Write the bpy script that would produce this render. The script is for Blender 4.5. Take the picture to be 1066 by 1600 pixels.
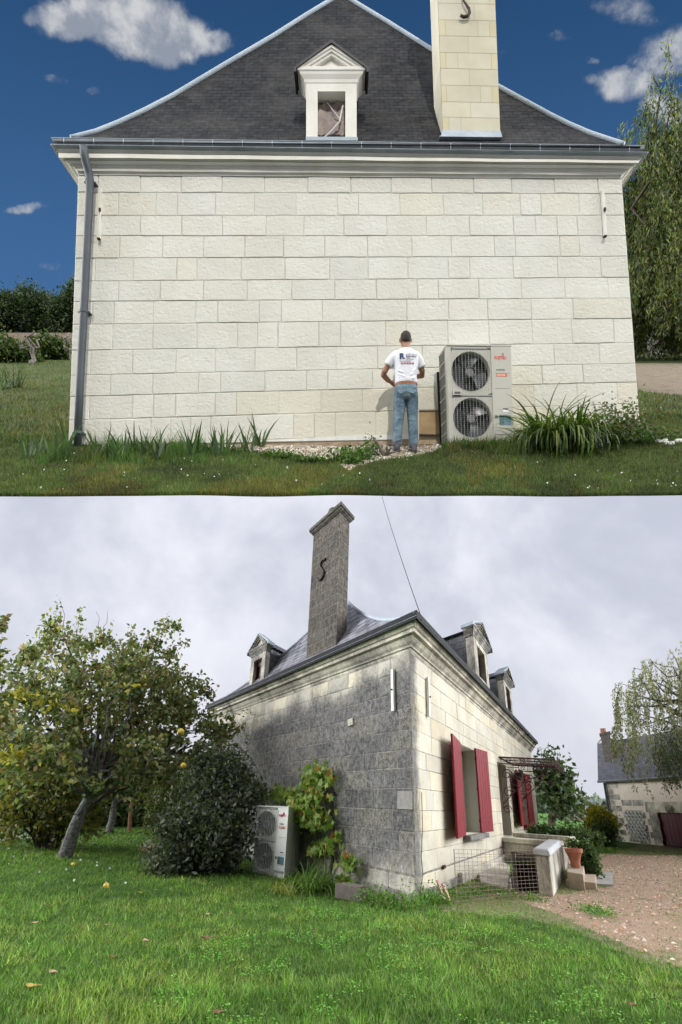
import bpy, math, random
import numpy as np
from mathutils import Matrix, Vector
random.seed(7); rng = np.random.default_rng(7)
S = bpy.context.scene
for o in list(bpy.data.objects): bpy.data.objects.remove(o)

# ---------------------------------------------------------------- camera
F, PP, CX = 800., 900., 533.            # focal length and principal point in photo pixels (1066 x 1600)
def nrm(v):
    v = np.asarray(v, float); return v/np.linalg.norm(v)
_u = nrm([24800, 737600, -328430.]); _f = np.array([0, 0, -1.])
_y = nrm(_f-_f.dot(_u)*_u); _x = np.cross(_y, _u)
R = np.array([_x, _y, _u]); CAM = np.array([0, 0, 1.6])
cd = bpy.data.cameras.new('camera'); cam = bpy.data.objects.new('camera', cd); S.collection.objects.link(cam)
cd.sensor_fit = 'VERTICAL'; cd.sensor_height = 36.; cd.lens = 36.*F/1600.
cd.shift_y = (PP-800.)/1600.; cd.clip_start = .05; cd.clip_end = 6000
m4 = Matrix(R.tolist()).to_4x4(); m4.translation = Vector(CAM); cam.matrix_world = m4
S.camera = cam
K = 4.0                                  # the sunny hill house stands high up and far off
MA = R @ np.array([[1, 0, 0], [0, 0, 1], [0, -1, 0.]])      # frame of the terrace: x right, y away, z up

# ---------------------------------------------------------------- sun and sky
def cdir(c): return R @ nrm(c)
SUN = cdir([.10, .72, .70])              # towards the sun
SUN_EL = math.asin(SUN[2]); SUN_AZ = math.atan2(SUN[0], SUN[1])
sl = bpy.data.lights.new('sun', 'SUN'); sl.energy = 2.4; sl.angle = math.radians(.53); sl.color = (1, .965, .90)
so = bpy.data.objects.new('sun', sl); S.collection.objects.link(so)
so.rotation_euler = Vector(SUN).to_track_quat('Z', 'Y').to_euler()
S.view_settings.view_transform = 'Standard'; S.view_settings.look = 'None'
S.view_settings.exposure = 0; S.view_settings.gamma = 1

W = bpy.data.worlds.new('World'); S.world = W; W.use_nodes = True
wn = W.node_tree.nodes; wl = W.node_tree.links; wn.clear()
class NT:
    def __init__(s, nodes, links): s.n = nodes; s.l = links
    def new(s, t, **kw):
        x = s.n.new(t)
        for k, v in kw.items(): setattr(x, k, v)
        return x
    def put(s, sock, v):
        if isinstance(v, bpy.types.NodeSocket): s.l.new(v, sock)
        elif v is not None:
            if hasattr(sock.default_value, '__len__') and not hasattr(v, '__len__'): v = (v,)*len(sock.default_value)
            if hasattr(v, '__len__') and len(sock.default_value) == 4 and len(v) == 3: v = (*v, 1)
            sock.default_value = v
    def math(s, op, a, b=None, c=None, clamp=False):
        x = s.new('ShaderNodeMath', operation=op, use_clamp=clamp)
        for i, v in enumerate((a, b, c)):
            if v is not None: s.put(x.inputs[i], v)
        return x.outputs[0]
    def vm(s, op, a, b=None):
        x = s.new('ShaderNodeVectorMath', operation=op); s.put(x.inputs[0], a)
        if b is not None: s.put(x.inputs[1], b)
        return x.outputs['Value'] if op in ('DOT_PRODUCT', 'LENGTH') else x.outputs[0]
    def mix(s, f, a, b, blend='MIX'):
        x = s.new('ShaderNodeMix', data_type='RGBA', blend_type=blend)
        s.put(x.inputs[0], f); s.put(x.inputs[6], a); s.put(x.inputs[7], b); return x.outputs[2]
    def ss(s, v, a, b, lo=0., hi=1.):
        x = s.new('ShaderNodeMapRange', interpolation_type='SMOOTHSTEP')
        s.put(x.inputs[0], v); x.inputs[1].default_value = a; x.inputs[2].default_value = b
        x.inputs[3].default_value = lo; x.inputs[4].default_value = hi; return x.outputs[0]
    def noise(s, vec, scale, detail=4, rough=.55, dist=0):
        x = s.new('ShaderNodeTexNoise'); x.inputs['Scale'].default_value = scale; x.inputs['Detail'].default_value = detail
        x.inputs['Roughness'].default_value = rough; x.inputs['Distortion'].default_value = dist
        if vec is not None: s.put(x.inputs['Vector'], vec)
        return x.outputs[0]
    def vor(s, vec, scale, feature='F1'):
        x = s.new('ShaderNodeTexVoronoi', feature=feature); x.inputs['Scale'].default_value = scale
        if vec is not None: s.put(x.inputs['Vector'], vec)
        return x
w = NT(wn, wl)
D = w.new('ShaderNodeTexCoord').outputs['Generated']
sky = w.new('ShaderNodeTexSky', sky_type='NISHITA', sun_disc=False); sky.sun_elevation = SUN_EL; sky.sun_rotation = SUN_AZ
sky.altitude = 200; sky.air_density = 1.0; sky.dust_density = .4; sky.ozone_density = 3.
def vec3(v): return tuple(float(q) for q in v)
def rowmask(y0, wdt):                     # above a great circle of the sky
    k = (PP-y0)/F; nv = nrm([0, 1, k]); return w.ss(w.vm('DOT_PRODUCT', D, vec3(R @ nv)), -wdt, wdt)
hA = w.vm('DOT_PRODUCT', D, vec3(R @ nrm([0, 1, 378/800.])))       # height over the upper horizon
# overcast sky
n1 = w.noise(D, 2.6, 5, .55, .3); n2 = w.noise(D, 7., 4, .6, .2)
nn_ = w.math('ADD', w.math('MULTIPLY', n1, .75), w.math('MULTIPLY', n2, .25))
gray = w.mix(w.ss(nn_, .36, .66), (.58, .61, .72), (.90, .92, 1.0))
elev = w.vm('DOT_PRODUCT', D, (0, 0, 1))
gray = w.mix(w.ss(elev, .02, .30, .55, 0), gray, (.60, .62, .69))
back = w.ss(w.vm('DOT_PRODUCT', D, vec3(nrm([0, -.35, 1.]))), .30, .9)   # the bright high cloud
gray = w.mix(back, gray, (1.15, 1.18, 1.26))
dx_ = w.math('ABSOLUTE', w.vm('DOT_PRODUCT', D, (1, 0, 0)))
side = w.math('MULTIPLY', w.ss(dx_, .57, .86), w.ss(elev, -.02, .12)); gray = w.mix(side, gray, (9.4, 9.5, 9.8)); gray = w.mix(w.ss(w.vm('DOT_PRODUCT', D, vec3(cdir([0, 0, 1]))), .35, .8, 0, .65), gray, (.12, .13, .15))  # sides brightened out of frame to light the garden; sky facing the terrace darkened
# clear sky over the terrace
blue = w.mix(1., sky.outputs[0], (.032, .072, .096), 'MULTIPLY')
blue = w.mix(w.ss(hA, -.05, .55, .62, 0), blue, (.085, .205, .44))
def cdirp(px, py): return R @ nrm([(px-CX)/F, (PP-py)/F, -1.])
wob = w.vm('SUBTRACT', w.new('ShaderNodeTexNoise').outputs[1], (.5, .5, .5))
tn = wob.node.inputs[0].links[0].from_node; w.put(tn.inputs['Vector'], D); tn.inputs['Scale'].default_value = 7; tn.inputs['Detail'].default_value = 7; tn.inputs['Roughness'].default_value = .55
Dw = w.vm('ADD', D, w.vm('MULTIPLY', wob, (.045, .045, .045)))
dens = None
for px, py, rx, ry, ang, st in [(140, 28, 75, 40, 5, 1.), (215, 34, 90, 55, 8, 1.15), (275, 60, 60, 45, 0, 1.1), (325, 72, 50, 24, 10, .95), (60, 22, 22, 20, 0, .55), (38, 322, 34, 9, 0, .7),
                      (985, 18, 62, 26, 5, .7), (1040, 85, 70, 38, -25, .85), (985, 132, 60, 30, -20, .8), (1050, 165, 50, 26, 0, .9), (940, 138, 30, 10, 0, .35), (95, 134, 26, 9, 10, .45), (870, 72, 30, 12, 0, .35), (148, 146, 12, 8, 0, .45), (75, 412, 26, 7, 0, .35), (785, 78, 12, 9, 0, .35), (915, 108, 26, 8, -10, .35)]:
    c = cdirp(px, py); a = math.radians(ang)
    ex = nrm(cdirp(px+math.cos(a), py+math.sin(a))-c); ey = nrm(cdirp(px-math.sin(a), py+math.cos(a))-c)
    sx = np.linalg.norm(cdirp(px+rx*math.cos(a), py+rx*math.sin(a))-c); sy = np.linalg.norm(cdirp(px-ry*math.sin(a), py+ry*math.cos(a))-c)
    dd = w.vm('SUBTRACT', Dw, vec3(c))
    Bm = np.stack([ex*sx, ey*sy]); Gd = np.linalg.inv(Bm@Bm.T)@Bm
    v1 = w.vm('DOT_PRODUCT', dd, vec3(Gd[0])); v2 = w.vm('DOT_PRODUCT', dd, vec3(Gd[1]))
    r2 = w.math('ADD', w.math('MULTIPLY', v1, v1), w.math('MULTIPLY', v2, v2))
    m = w.ss(r2, 2.0, .0, -.25, st)
    dens = m if dens is None else w.math('MAXIMUM', dens, m)
n3 = w.math('ADD', w.math('MULTIPLY', w.noise(D, 11, 4, .6), .5), w.math('MULTIPLY', w.noise(D, 30, 9, .68, .2), .5))
cl = w.ss(w.math('ADD', dens, w.math('MULTIPLY', w.math('SUBTRACT', n3, .5), 2.9)), -.05, 1.35)
ccol = w.mix(w.ss(w.noise(Dw, 17, 5), .40, .60), (.30, .34, .41), (.66, .67, .68))
blue = w.mix(w.ss(cl, .05, .95, 0, .93), blue, ccol)
sel = w.math('MULTIPLY', rowmask(735, .02), w.ss(w.vm('DOT_PRODUCT', D, vec3(R @ nrm([0, -1, -2.2]))), -.02, .12))
sel = w.math('MULTIPLY', sel, w.ss(dx_, .86, .70))
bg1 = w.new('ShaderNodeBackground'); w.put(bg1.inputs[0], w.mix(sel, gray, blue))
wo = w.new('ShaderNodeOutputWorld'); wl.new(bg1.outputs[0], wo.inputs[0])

# ---------------------------------------------------------------- pixel <-> place helpers
def ray(px, py): return R @ np.array([(px-CX)/F, (PP-py)/F, -1.])
def G(px, py, z=0.):
    r = ray(px, py); return CAM+r*((z-CAM[2])/r[2])
def onplane(px, py, p0, n):
    r = ray(px, py); return CAM+r*(((p0-CAM)@n)/(r@n))
def up_at(p, px, py):                     # point straight above p whose image row is py (nearest on the vertical)
    r = ray(px, py); n = nrm([p[0]-CAM[0], p[1]-CAM[1], 0]); t = ((p-CAM)@n)/(r@n); return (CAM+r*t)[2]
def A(px, py, d): return np.array([(px-CX)*d/F, d, (PP-py)*d/F])     # terrace frame, metres
def A2W(p): return K*(MA @ np.asarray(p, float))+CAM

# ---------------------------------------------------------------- mesh building
class MB:
    def __init__(s): s.v = []; s.f = []; s.uv = []; s.col = []; s.c = None
    def face(s, pts, uv=None):
        i = len(s.v); s.v += [tuple(map(float, p)) for p in pts]; s.f.append(tuple(range(i, i+len(pts))))
        s.uv += list(uv) if uv is not None else [(0, 0)]*len(pts)
        s.col += [s.c or (1, 1, 1)]*len(pts)
    def ind(s, vs, fs):
        i = len(s.v); s.v += [tuple(map(float, p)) for p in vs]
        for f in fs:
            s.f.append(tuple(i+k for k in f)); s.uv += [(0, 0)]*len(f); s.col += [s.c or (1, 1, 1)]*len(f)
    def box8(s, p):                       # p: bottom 4 (ccw), top 4
        s.ind(p, [(3, 2, 1, 0), (4, 5, 6, 7), (0, 1, 5, 4), (1, 2, 6, 5), (2, 3, 7, 6), (3, 0, 4, 7)])
    def obox(s, o, ex, ey, ez):
        o, ex, ey, ez = [np.asarray(q, float) for q in (o, ex, ey, ez)]
        s.box8([o, o+ex, o+ex+ey, o+ey, o+ez, o+ex+ez, o+ex+ey+ez, o+ey+ez])
    def prism(s, poly, d):
        d = np.asarray(d, float); n = len(poly); P = [np.asarray(q, float) for q in poly]
        s.ind(P+[q+d for q in P], [tuple(range(n))[::-1], tuple(range(n, 2*n))]+[(i, (i+1) % n, n+(i+1) % n, n+i) for i in range(n)])
    def tube(s, path, r, n=8, cap=True):
        path = [np.asarray(p, float) for p in path]; N = len(path)
        if not hasattr(r, '__len__'): r = [r]*N
        t0 = nrm(path[1]-path[0]); a = nrm(np.cross(t0, [0, 0, 1] if abs(t0[2]) < .9 else [1, 0, 0])); vs = []
        for i, p in enumerate(path):
            t = nrm(path[min(i+1, N-1)]-path[max(i-1, 0)]); a = nrm(a-t*(a@t)); b = np.cross(t, a)
            for k in range(n):
                th = 2*math.pi*k/n; vs.append(p+r[i]*(math.cos(th)*a+math.sin(th)*b))
        fs = [(i*n+k, i*n+(k+1) % n, (i+1)*n+(k+1) % n, (i+1)*n+k) for i in range(N-1) for k in range(n)]
        if cap: fs += [tuple(range(n))[::-1], tuple(range((N-1)*n, N*n))]
        s.ind(vs, fs)
    def loft(s, secs, n=20, pw=2.3):      # sections (centre, rx, ry) with rings in the xy plane, or (centre, rx, ry, ax, ay)
        vs = []
        for q in secs:
            c = np.asarray(q[0], float); ax = np.asarray(q[3] if len(q) > 3 else (1, 0, 0), float); ay = np.asarray(q[4] if len(q) > 3 else (0, 1, 0), float)
            for k in range(n):
                th = 2*math.pi*k/n; cs, sn = math.cos(th), math.sin(th)
                vs.append(c+ax*q[1]*math.copysign(abs(cs)**(2/pw), cs)+ay*q[2]*math.copysign(abs(sn)**(2/pw), sn))
        N = len(secs)
        fs = [(i*n+k, i*n+(k+1) % n, (i+1)*n+(k+1) % n, (i+1)*n+k) for i in range(N-1) for k in range(n)]
        fs += [tuple(range(n))[::-1], tuple(range((N-1)*n, N*n))]; s.ind(vs, fs)
    def grid(s, P, uv=None):              # P[i][j] points
        r, c = len(P), len(P[0]); i0 = len(s.v)
        for row in P: s.v += [tuple(map(float, p)) for p in row]
        for i in range(r-1):
            for j in range(c-1):
                q = [(i, j), (i, j+1), (i+1, j+1), (i+1, j)]
                s.f.append(tuple(i0+a*c+b for a, b in q)); s.uv += [uv[a][b] if uv else (0, 0) for a, b in q]; s.col += [s.c or (1, 1, 1)]*4
    def map(s, fn): s.v = [tuple(fn(np.array(p))) for p in s.v]; return s

def things(name, label=None, cat=None, group=None, kind=None, o=None):
    pass
def tag(o, label=None, cat=None, group=None, kind=None):
    for k, v in (('label', label), ('category', cat), ('group', group), ('kind', kind)):
        if v: o[k] = v
    return o
def rawmesh(name, v, f_, mat, uv=None, col=None, smooth=False):
    me = bpy.data.meshes.new(name); me.from_pydata(v, [], f_)
    if uv is not None and len(uv): me.uv_layers.new(name='UVMap').data.foreach_set('uv', np.array(uv, 'f').ravel())
    if col is not None and len(col):
        c = np.ones((len(col), 4), 'f'); c[:, :3] = np.array(col); me.color_attributes.new('Col', 'FLOAT_COLOR', 'CORNER').data.foreach_set('color', c.ravel())
    me.materials.append(mat)
    if smooth: me.polygons.foreach_set('use_smooth', [True]*len(me.polygons))
    me.update(); return me
def link(name, me, parent=None, frame='B', loc=None):
    o = bpy.data.objects.new(name, me); S.collection.objects.link(o)
    if parent is not None: o.parent = parent
    else: place(o, frame, loc)
    return o
def place(o, frame, loc=None):
    if frame == 'A':
        m = Matrix((MA*K).tolist()).to_4x4(); m.translation = Vector(A2W(loc if loc is not None else (0, 0, 0))); o.matrix_world = m
    else: o.location = Vector(tuple(map(float, loc if loc is not None else (0, 0, 0))))
def empty(name, loc, frame='B', label=None, cat=None, group=None, kind=None):
    o = bpy.data.objects.new(name, None); S.collection.objects.link(o); place(o, frame, loc); o.empty_display_size = .2
    o['_b'] = 0; del o['_b']; BASE[o.name] = np.asarray(loc, float); return tag(o, label, cat, group, kind)
BASE = {}
def root_base(p):
    while p.parent is not None: p = p.parent
    return BASE[p.name]
def part(name, mb, mat, parent, smooth=False, bevel=0, label=None, weld=False, remesh=0, auto=0):
    b = root_base(parent); v = [(p[0]-b[0], p[1]-b[1], p[2]-b[2]) for p in mb.v]
    me = rawmesh(name, v, mb.f, mat, mb.uv, mb.col, smooth); o = link(name, me, parent); finish(o, bevel, remesh, smooth, auto)
    if label: o['label'] = label
    return o
def solo(name, mb, mat, loc, frame, label, cat, group=None, kind=None, smooth=False, bevel=0, remesh=0, auto=0):
    v = [(p[0]-loc[0], p[1]-loc[1], p[2]-loc[2]) for p in mb.v]
    me = rawmesh(name, v, mb.f, mat, mb.uv, mb.col, smooth); o = link(name, me, None, frame, loc)
    BASE[o.name] = np.asarray(loc, float); finish(o, bevel, remesh, smooth, auto); return tag(o, label, cat, group, kind)
def finish(o, bevel, remesh, smooth, auto):
    if remesh:
        m = o.modifiers.new('r', 'REMESH'); m.mode = 'VOXEL'; m.voxel_size = remesh; m.use_smooth_shade = True
        m = o.modifiers.new('s', 'SMOOTH'); m.iterations = 5; m.factor = .6
    if bevel:
        m = o.modifiers.new('b', 'BEVEL'); m.width = bevel; m.segments = 2; m.limit_method = 'ANGLE'
    if auto and smooth:
        try: o.data.set_sharp_from_angle(angle=math.radians(auto))
        except Exception: pass
def npmesh(name, V, nper, mat, col=None, parent=None, frame='B', loc=(0, 0, 0), uvq=None):
    """V (n, nper, 3) polygons of nper corners each"""
    n = len(V); base = root_base(parent) if parent is not None else np.asarray(loc, float)
    V = V-base; me = bpy.data.meshes.new(name); me.vertices.add(n*nper); me.vertices.foreach_set('co', V.astype('f').ravel())
    me.loops.add(n*nper); me.loops.foreach_set('vertex_index', np.arange(n*nper, dtype=np.int32))
    me.polygons.add(n); me.polygons.foreach_set('loop_start', np.arange(0, n*nper, nper, dtype=np.int32))
    try: me.polygons.foreach_set('loop_total', np.full(n, nper, dtype=np.int32))
    except Exception: pass
    if col is not None:
        c = np.ones((n, nper, 4), 'f'); c[:, :, :3] = col[:, None, :]
        me.color_attributes.new('Col', 'FLOAT_COLOR', 'CORNER').data.foreach_set('color', c.ravel())
    me.materials.append(mat); me.update(calc_edges=True); me.validate()
    o = link(name, me, parent, frame, loc)
    if parent is None: BASE[o.name] = base
    return o

# ---------------------------------------------------------------- materials
def newmat(name):
    m = bpy.data.materials.new(name); m.use_nodes = True; t = m.node_tree; t.nodes.clear(); q = NT(t.nodes, t.links)
    q.out = q.new('ShaderNodeOutputMaterial'); q.p = q.new('ShaderNodeBsdfPrincipled'); t.links.new(q.p.outputs[0], q.out.inputs[0])
    q.obj = q.new('ShaderNodeTexCoord'); q.m = m; return q
def setp(q, **kw):
    for k, v in kw.items(): q.put(q.p.inputs[k.replace('_', ' ')], v)
def bump(q, h, strength=.5, dist=.01):
    b = q.new('ShaderNodeBump'); b.inputs['Strength'].default_value = strength; b.inputs['Distance'].default_value = dist
    q.put(b.inputs['Height'], h); q.put(q.p.inputs['Normal'], b.outputs[0]); return b
def simple(name, c1, c2=None, scale=5, rough=.6, metal=0, bstr=0, bscale=40, bdist=.005, spec=.5, detail=5):
    q = newmat(name); o = q.obj.outputs['Object']
    c = c1 if c2 is None else q.mix(q.ss(q.noise(o, scale, detail, .6), .3, .7), c1, c2)
    setp(q, Base_Color=c, Roughness=rough, Metallic=metal, Specular_IOR_Level=spec)
    if bstr: bump(q, q.noise(o, bscale, 5, .6), bstr, bdist)
    return q.m
def attr(q, name='Col'):
    a = q.new('ShaderNodeAttribute'); a.attribute_name = name; return a.outputs['Color']
def leafmat(name, rough=.5, trans=.35):
    q = newmat(name); c = attr(q); setp(q, Base_Color=c, Roughness=rough, Specular_IOR_Level=.35)
    t = q.new('ShaderNodeBsdfTranslucent'); q.put(t.inputs[0], q.mix(1., c, (1.3, 1.45, .6), 'MULTIPLY')); m = q.new('ShaderNodeMixShader')
    m.inputs[0].default_value = trans; q.l.new(q.p.outputs[0], m.inputs[1]); q.l.new(t.outputs[0], m.inputs[2]); q.l.new(m.outputs[0], q.out.inputs[0]); return q.m
LEAF = leafmat('leaf'); GRASS = leafmat('grass_blade', .6, .3)

def stone_new():
    q = newmat('new_limestone'); o = q.obj.outputs['Object']; c = attr(q)
    v = q.mix(q.ss(q.noise(o, 1.3, 4), .3, .7), (.69, .685, .62), (.62, .61, .54))
    v = q.mix(q.ss(q.noise(o, 14, 6, .7), .52, .75, 0, .45), v, (.60, .57, .46)); v = q.mix(q.ss(q.noise(o, .55, 5, .6), .35, .7, 0, .5), v, (.66, .63, .53)); v = q.mix(q.ss(q.noise(o, 34, 5, .75), .60, .70, 0, .5), v, (.42, .39, .31))
    setp(q, Base_Color=q.mix(1., v, c, 'MULTIPLY'), Roughness=.9, Specular_IOR_Level=.2)
    n = q.math('ADD', q.math('MULTIPLY', q.noise(o, 22, 6, .65, .6), .7), q.math('MULTIPLY', q.noise(o, 7, 3, .6, 1.), .6))
    n = q.math('ADD', n, q.math('MULTIPLY', q.noise(q.vm('MULTIPLY', o, (5, 5, 16)), 1.4, 4, .6, 1.5), .6)); n = q.math('ADD', n, q.math('MULTIPLY', q.ss(q.vor(o, 13).outputs['Distance'], 0, .5), .25))
    bump(q, n, .8, .06); return q.m
def stone_smooth(name, c1, c2, b=.25):
    q = newmat(name); o = q.obj.outputs['Object']; c = attr(q)
    v = q.mix(q.ss(q.noise(o, 2.2, 5), .3, .7), c1, c2)
    setp(q, Base_Color=q.mix(1., v, c, 'MULTIPLY'), Roughness=.88, Specular_IOR_Level=.2)
    bump(q, q.noise(o, 30, 5, .6), b, .01); return q.m
STN = stone_new(); TRIM = stone_smooth('dressed_limestone', (.74, .72, .655), (.64, .615, .54)); CHIMA = stone_smooth('smooth_ashlar', (.60, .57, .455), (.53, .50, .385), .12)
MORT = simple('mortar', (.56, .54, .48), (.46, .44, .38), 9, .95, bstr=.4)

def old_stone(name, dark, kind):
    """weathered stone: u runs from the corner (m), v is height (m) in the UV map"""
    q = newmat(name); o = q.obj.outputs['Object']; c = attr(q)
    uv = q.new('ShaderNodeUVMap').outputs[0] if kind in ('left', 'right') else o; sp = q.new('ShaderNodeSeparateXYZ'); q.l.new(uv, sp.inputs[0]); u, v = sp.outputs[0], sp.outputs[1]
    strv = q.vm('MULTIPLY', uv, (4.5, 1.5, 1.) if kind in ('left', 'right') else (4.5, 4.5, 1.2)); n1 = q.noise(uv, .85, 5, .6, .4); n2 = q.noise(strv, 3.2, 8, .72, .6); n3 = q.noise(uv, 26, 7, .72)
    clean = q.mix(q.ss(n1, .35, .65), (.66, .62, .51), (.56, .51, .40))
    clean = q.mix(q.ss(q.noise(uv, 9, 5), .52, .72, 0, .5), clean, (.46, .42, .35))
    n4 = q.noise(uv, 8, 6, .7, .5); grime = q.mix(q.ss(q.math('ADD', q.math('MULTIPLY', n3, .5), q.math('MULTIPLY', n4, .5)), .40, .60), (.036, .035, .034), (.215, .208, .20)); grime = q.mix(q.ss(n2, .47, .72, 0, .5), grime, (.33, .325, .315))
    t = q.math('ADD', q.math('MULTIPLY', n1, .8), q.math('ADD', q.math('MULTIPLY', n2, .55), q.math('MULTIPLY', n3, .35)))
    if kind == 'left':     # heavy soiling over most of the wall, cleaner under the cornice and at the foot
        top = q.ss(q.math('ADD', v, q.math('MULTIPLY', u, .03)), 3.75, 5.2, .26, -.34); foot = q.ss(v, .0, 1.5, -.30, .0); edge = q.ss(u, 0., .4, -.04, .0)
        t = q.math('ADD', t, q.math('ADD', top, q.math('ADD', foot, edge))); t = q.math('ADD', t, q.math('MULTIPLY', q.math('SUBTRACT', q.noise(strv, 9, 7, .75), .5), .55)); m = q.ss(t, .60, 1.02, 0, .96)
        lich = q.ss(q.noise(strv, 12, 6, .75), .57, .66, 0, .8)
    elif kind == 'right':
        edge = q.ss(u, 0., .9, .50, .0); foot = q.ss(v, .0, .7, .15, 0.); streak = q.ss(q.noise(q.vm('MULTIPLY', uv, (9., .8, 1.)), 2.2, 6, .7), .55, .75, 0, .25)
        t = q.math('ADD', t, q.math('ADD', streak, q.math('ADD', edge, foot))); m = q.ss(t, 1.0, 1.32, 0, .85)
        lich = q.ss(q.noise(strv, 11, 6, .7), .66, .72, 0, .4)
    else:
        m = q.ss(t, .80-dark*.45, 1.15-dark*.42, 0, .95); lich = q.ss(q.noise(uv, 11, 6, .7), .64, .70, 0, .5)
    col = q.mix(m, clean, grime); col = q.mix(q.math('MULTIPLY', lich, .8), col, (.50, .50, .48))
    col = q.mix(1., col, (1., 1., 1.) if dark < 1 or kind == 'left' else (.62, .58, .54), 'MULTIPLY')
    setp(q, Base_Color=q.mix(1., col, c, 'MULTIPLY'), Roughness=.93, Specular_IOR_Level=.15)
    bump(q, q.math('ADD', n3, q.math('MULTIPLY', n2, .4)), .5, .015); return q.m
OLDL = old_stone('soiled_stone', 1, 'left'); OLDR = old_stone('old_cream_stone', 0, 'right'); OLDC = old_stone('grey_chimney_stone', 1.0, 'other'); OLDT = old_stone('old_trim_stone', .25, 'other'); OLDG = old_stone('grey_old_stone', .6, 'other'); OLDP = old_stone('pale_old_stone', .30, 'other')
JOINT = simple('dark_joint', (.11, .105, .095), (.34, .32, .27), 6, .95)

def slate(name, c1, c2, c3, rowh=.13, wid=.2, rough=.5, mk=.035):
    q = newmat(name); uv = q.new('ShaderNodeUVMap').outputs[0]
    b = q.new('ShaderNodeTexBrick'); b.offset = .5; q.put(b.inputs['Vector'], q.vm('ADD', uv, q.vm('MULTIPLY', q.noise(uv, 3, 2), (.01, .01, 0))))
    b.inputs['Scale'].default_value = 1; b.inputs['Brick Width'].default_value = wid; b.inputs['Row Height'].default_value = rowh
    b.inputs['Mortar Size'].default_value = mk*rowh+.003; b.inputs['Mortar Smooth'].default_value = .3; b.inputs['Bias'].default_value = 0
    q.put(b.inputs[1], c1); q.put(b.inputs[2], c2); q.put(b.inputs[3], (.008, .008, .010))
    c = q.mix(q.ss(q.noise(uv, 1.4, 5, .65), .42, .7, 0, .7), b.outputs[0], c3)
    c = q.mix(q.ss(q.noise(uv, 34, 5, .7), .56, .74, 0, .3), c, (.17, .16, .145))
    sp = q.new('ShaderNodeSeparateXYZ'); q.l.new(uv, sp.inputs[0])
    saw = q.math('FRACT', q.math('DIVIDE', sp.outputs[1], rowh))
    setp(q, Base_Color=c, Roughness=q.ss(q.noise(uv, 9, 4), .3, .7, rough-.1, rough+.2), Specular_IOR_Level=.15 if rough > .6 else .35)
    h = q.math('ADD', q.math('MULTIPLY', q.math('SUBTRACT', 1., saw), 1.), q.math('MULTIPLY', b.outputs[1], -1.2)); h = q.math('ADD', h, q.math('MULTIPLY', q.noise(uv, 12, 4), .5))
    bump(q, h, .75, .016); return q.m
SLA = slate('dark_slate', (.014, .015, .017), (.031, .032, .035), (.048, .047, .044), .10, .16, .8, .06); SLB = slate('wet_slate', (.10, .097, .115), (.30, .29, .33), (.38, .37, .40), .42, .5, .4, .09)
SLD = slate('dormer_slate', (.05, .055, .065), (.09, .095, .11), (.12, .12, .12), .16, .24, .4)
ZINC = simple('zinc', (.24, .28, .32), (.34, .38, .42), 4, .55, .25, .1, 20); ZINCD = simple('dark_zinc', (.12, .14, .155), (.17, .19, .205), 5, .45, .4)
ZL = simple('pale_zinc', (.33, .385, .43), (.40, .45, .49), 3, .7, .0, spec=.2)
PIPE = simple('grey_downpipe', (.045, .055, .065), (.06, .07, .08), 3, .6, .0); IRON = simple('rusty_iron', (.03, .018, .014), (.06, .03, .02), 20, .7, .3)
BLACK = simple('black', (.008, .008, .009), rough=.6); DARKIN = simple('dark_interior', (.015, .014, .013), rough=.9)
RED = None
def woodmat(name, c1, c2, sc=(60, 4, 4)):
    q = newmat(name); o = q.vm('MULTIPLY', q.obj.outputs['Object'], sc); n = q.noise(o, 1, 5, .6)
    c = q.mix(q.ss(n, .3, .7), c1, c2); c = q.mix(q.ss(q.noise(q.obj.outputs['Object'], 9, 6, .7), .62, .7, 0, .45), c, tuple(min(1, k*1.8+.02) for k in c1))
    setp(q, Base_Color=c, Roughness=.5, Specular_IOR_Level=.3); bump(q, n, .3, .01); return q.m
SHUT = woodmat('red_painted_wood', (.24, .010, .020), (.16, .006, .012), (14, 14, 1.2)); BROWNW = woodmat('red_brown_wood', (.10, .035, .035), (.06, .02, .02)); GARD = woodmat('dark_red_door_wood', (.10, .008, .016), (.06, .005, .01), (9, 9, .6))
CASE = simple('cream_metal_casing', (.46, .45, .39), (.43, .42, .36), 2, .42); CASEB = simple('white_metal_casing', (.84, .83, .79), (.80, .79, .74), 2, .45); GRILL = simple('grille_wire', (.42, .42, .38), rough=.5); FAN = simple('fan_plastic', (.035, .037, .042), (.05, .052, .056), 8, .35); HUB = simple('fan_hub', (.16, .16, .17), rough=.35)
FIN = simple('heat_fins', (.03, .03, .032), (.05, .05, .052), 60, .5); TEAL = simple('teal_label', (.10, .19, .24), (.14, .25, .31), 60, .5); TEALD = simple('dark_teal_label', (.07, .12, .13), (.10, .16, .17), 60, .5); LRED = simple('red_lettering', (.62, .05, .04), rough=.5); ORNG = simple('orange_label', (.65, .15, .05), rough=.5); WHITE = simple('white_label', (.8, .8, .8), rough=.5); DARKP = simple('dark_print', (.06, .07, .09), rough=.6)
BARK = simple('bark', (.10, .075, .055), (.035, .025, .02), 9, .95, bstr=.9, bscale=22, bdist=.03); BARKG = simple('lichen_bark', (.22, .22, .21), (.06, .05, .045), 14, .95, bstr=.9, bscale=26, bdist=.03); DEADW = simple('dead_wood', (.20, .175, .15), (.09, .075, .06), 10, .9, bstr=.5)
TERRA = simple('terracotta', (.40, .15, .08), (.30, .11, .06), 10, .85, bstr=.2); TERRAP = simple('pale_terracotta', (.55, .33, .26), (.42, .24, .19), 8, .9, bstr=.3); CONC = simple('concrete', (.32, .30, .27), (.22, .21, .20), 8, .95, bstr=.4, bscale=50); CONCB = simple('brown_concrete', (.16, .13, .115), (.11, .09, .08), 9, .95, bstr=.4); MARB = simple('pale_marble', (.44, .45, .46), (.33, .34, .35), 6, .7, bstr=.3, bscale=60)
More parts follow.
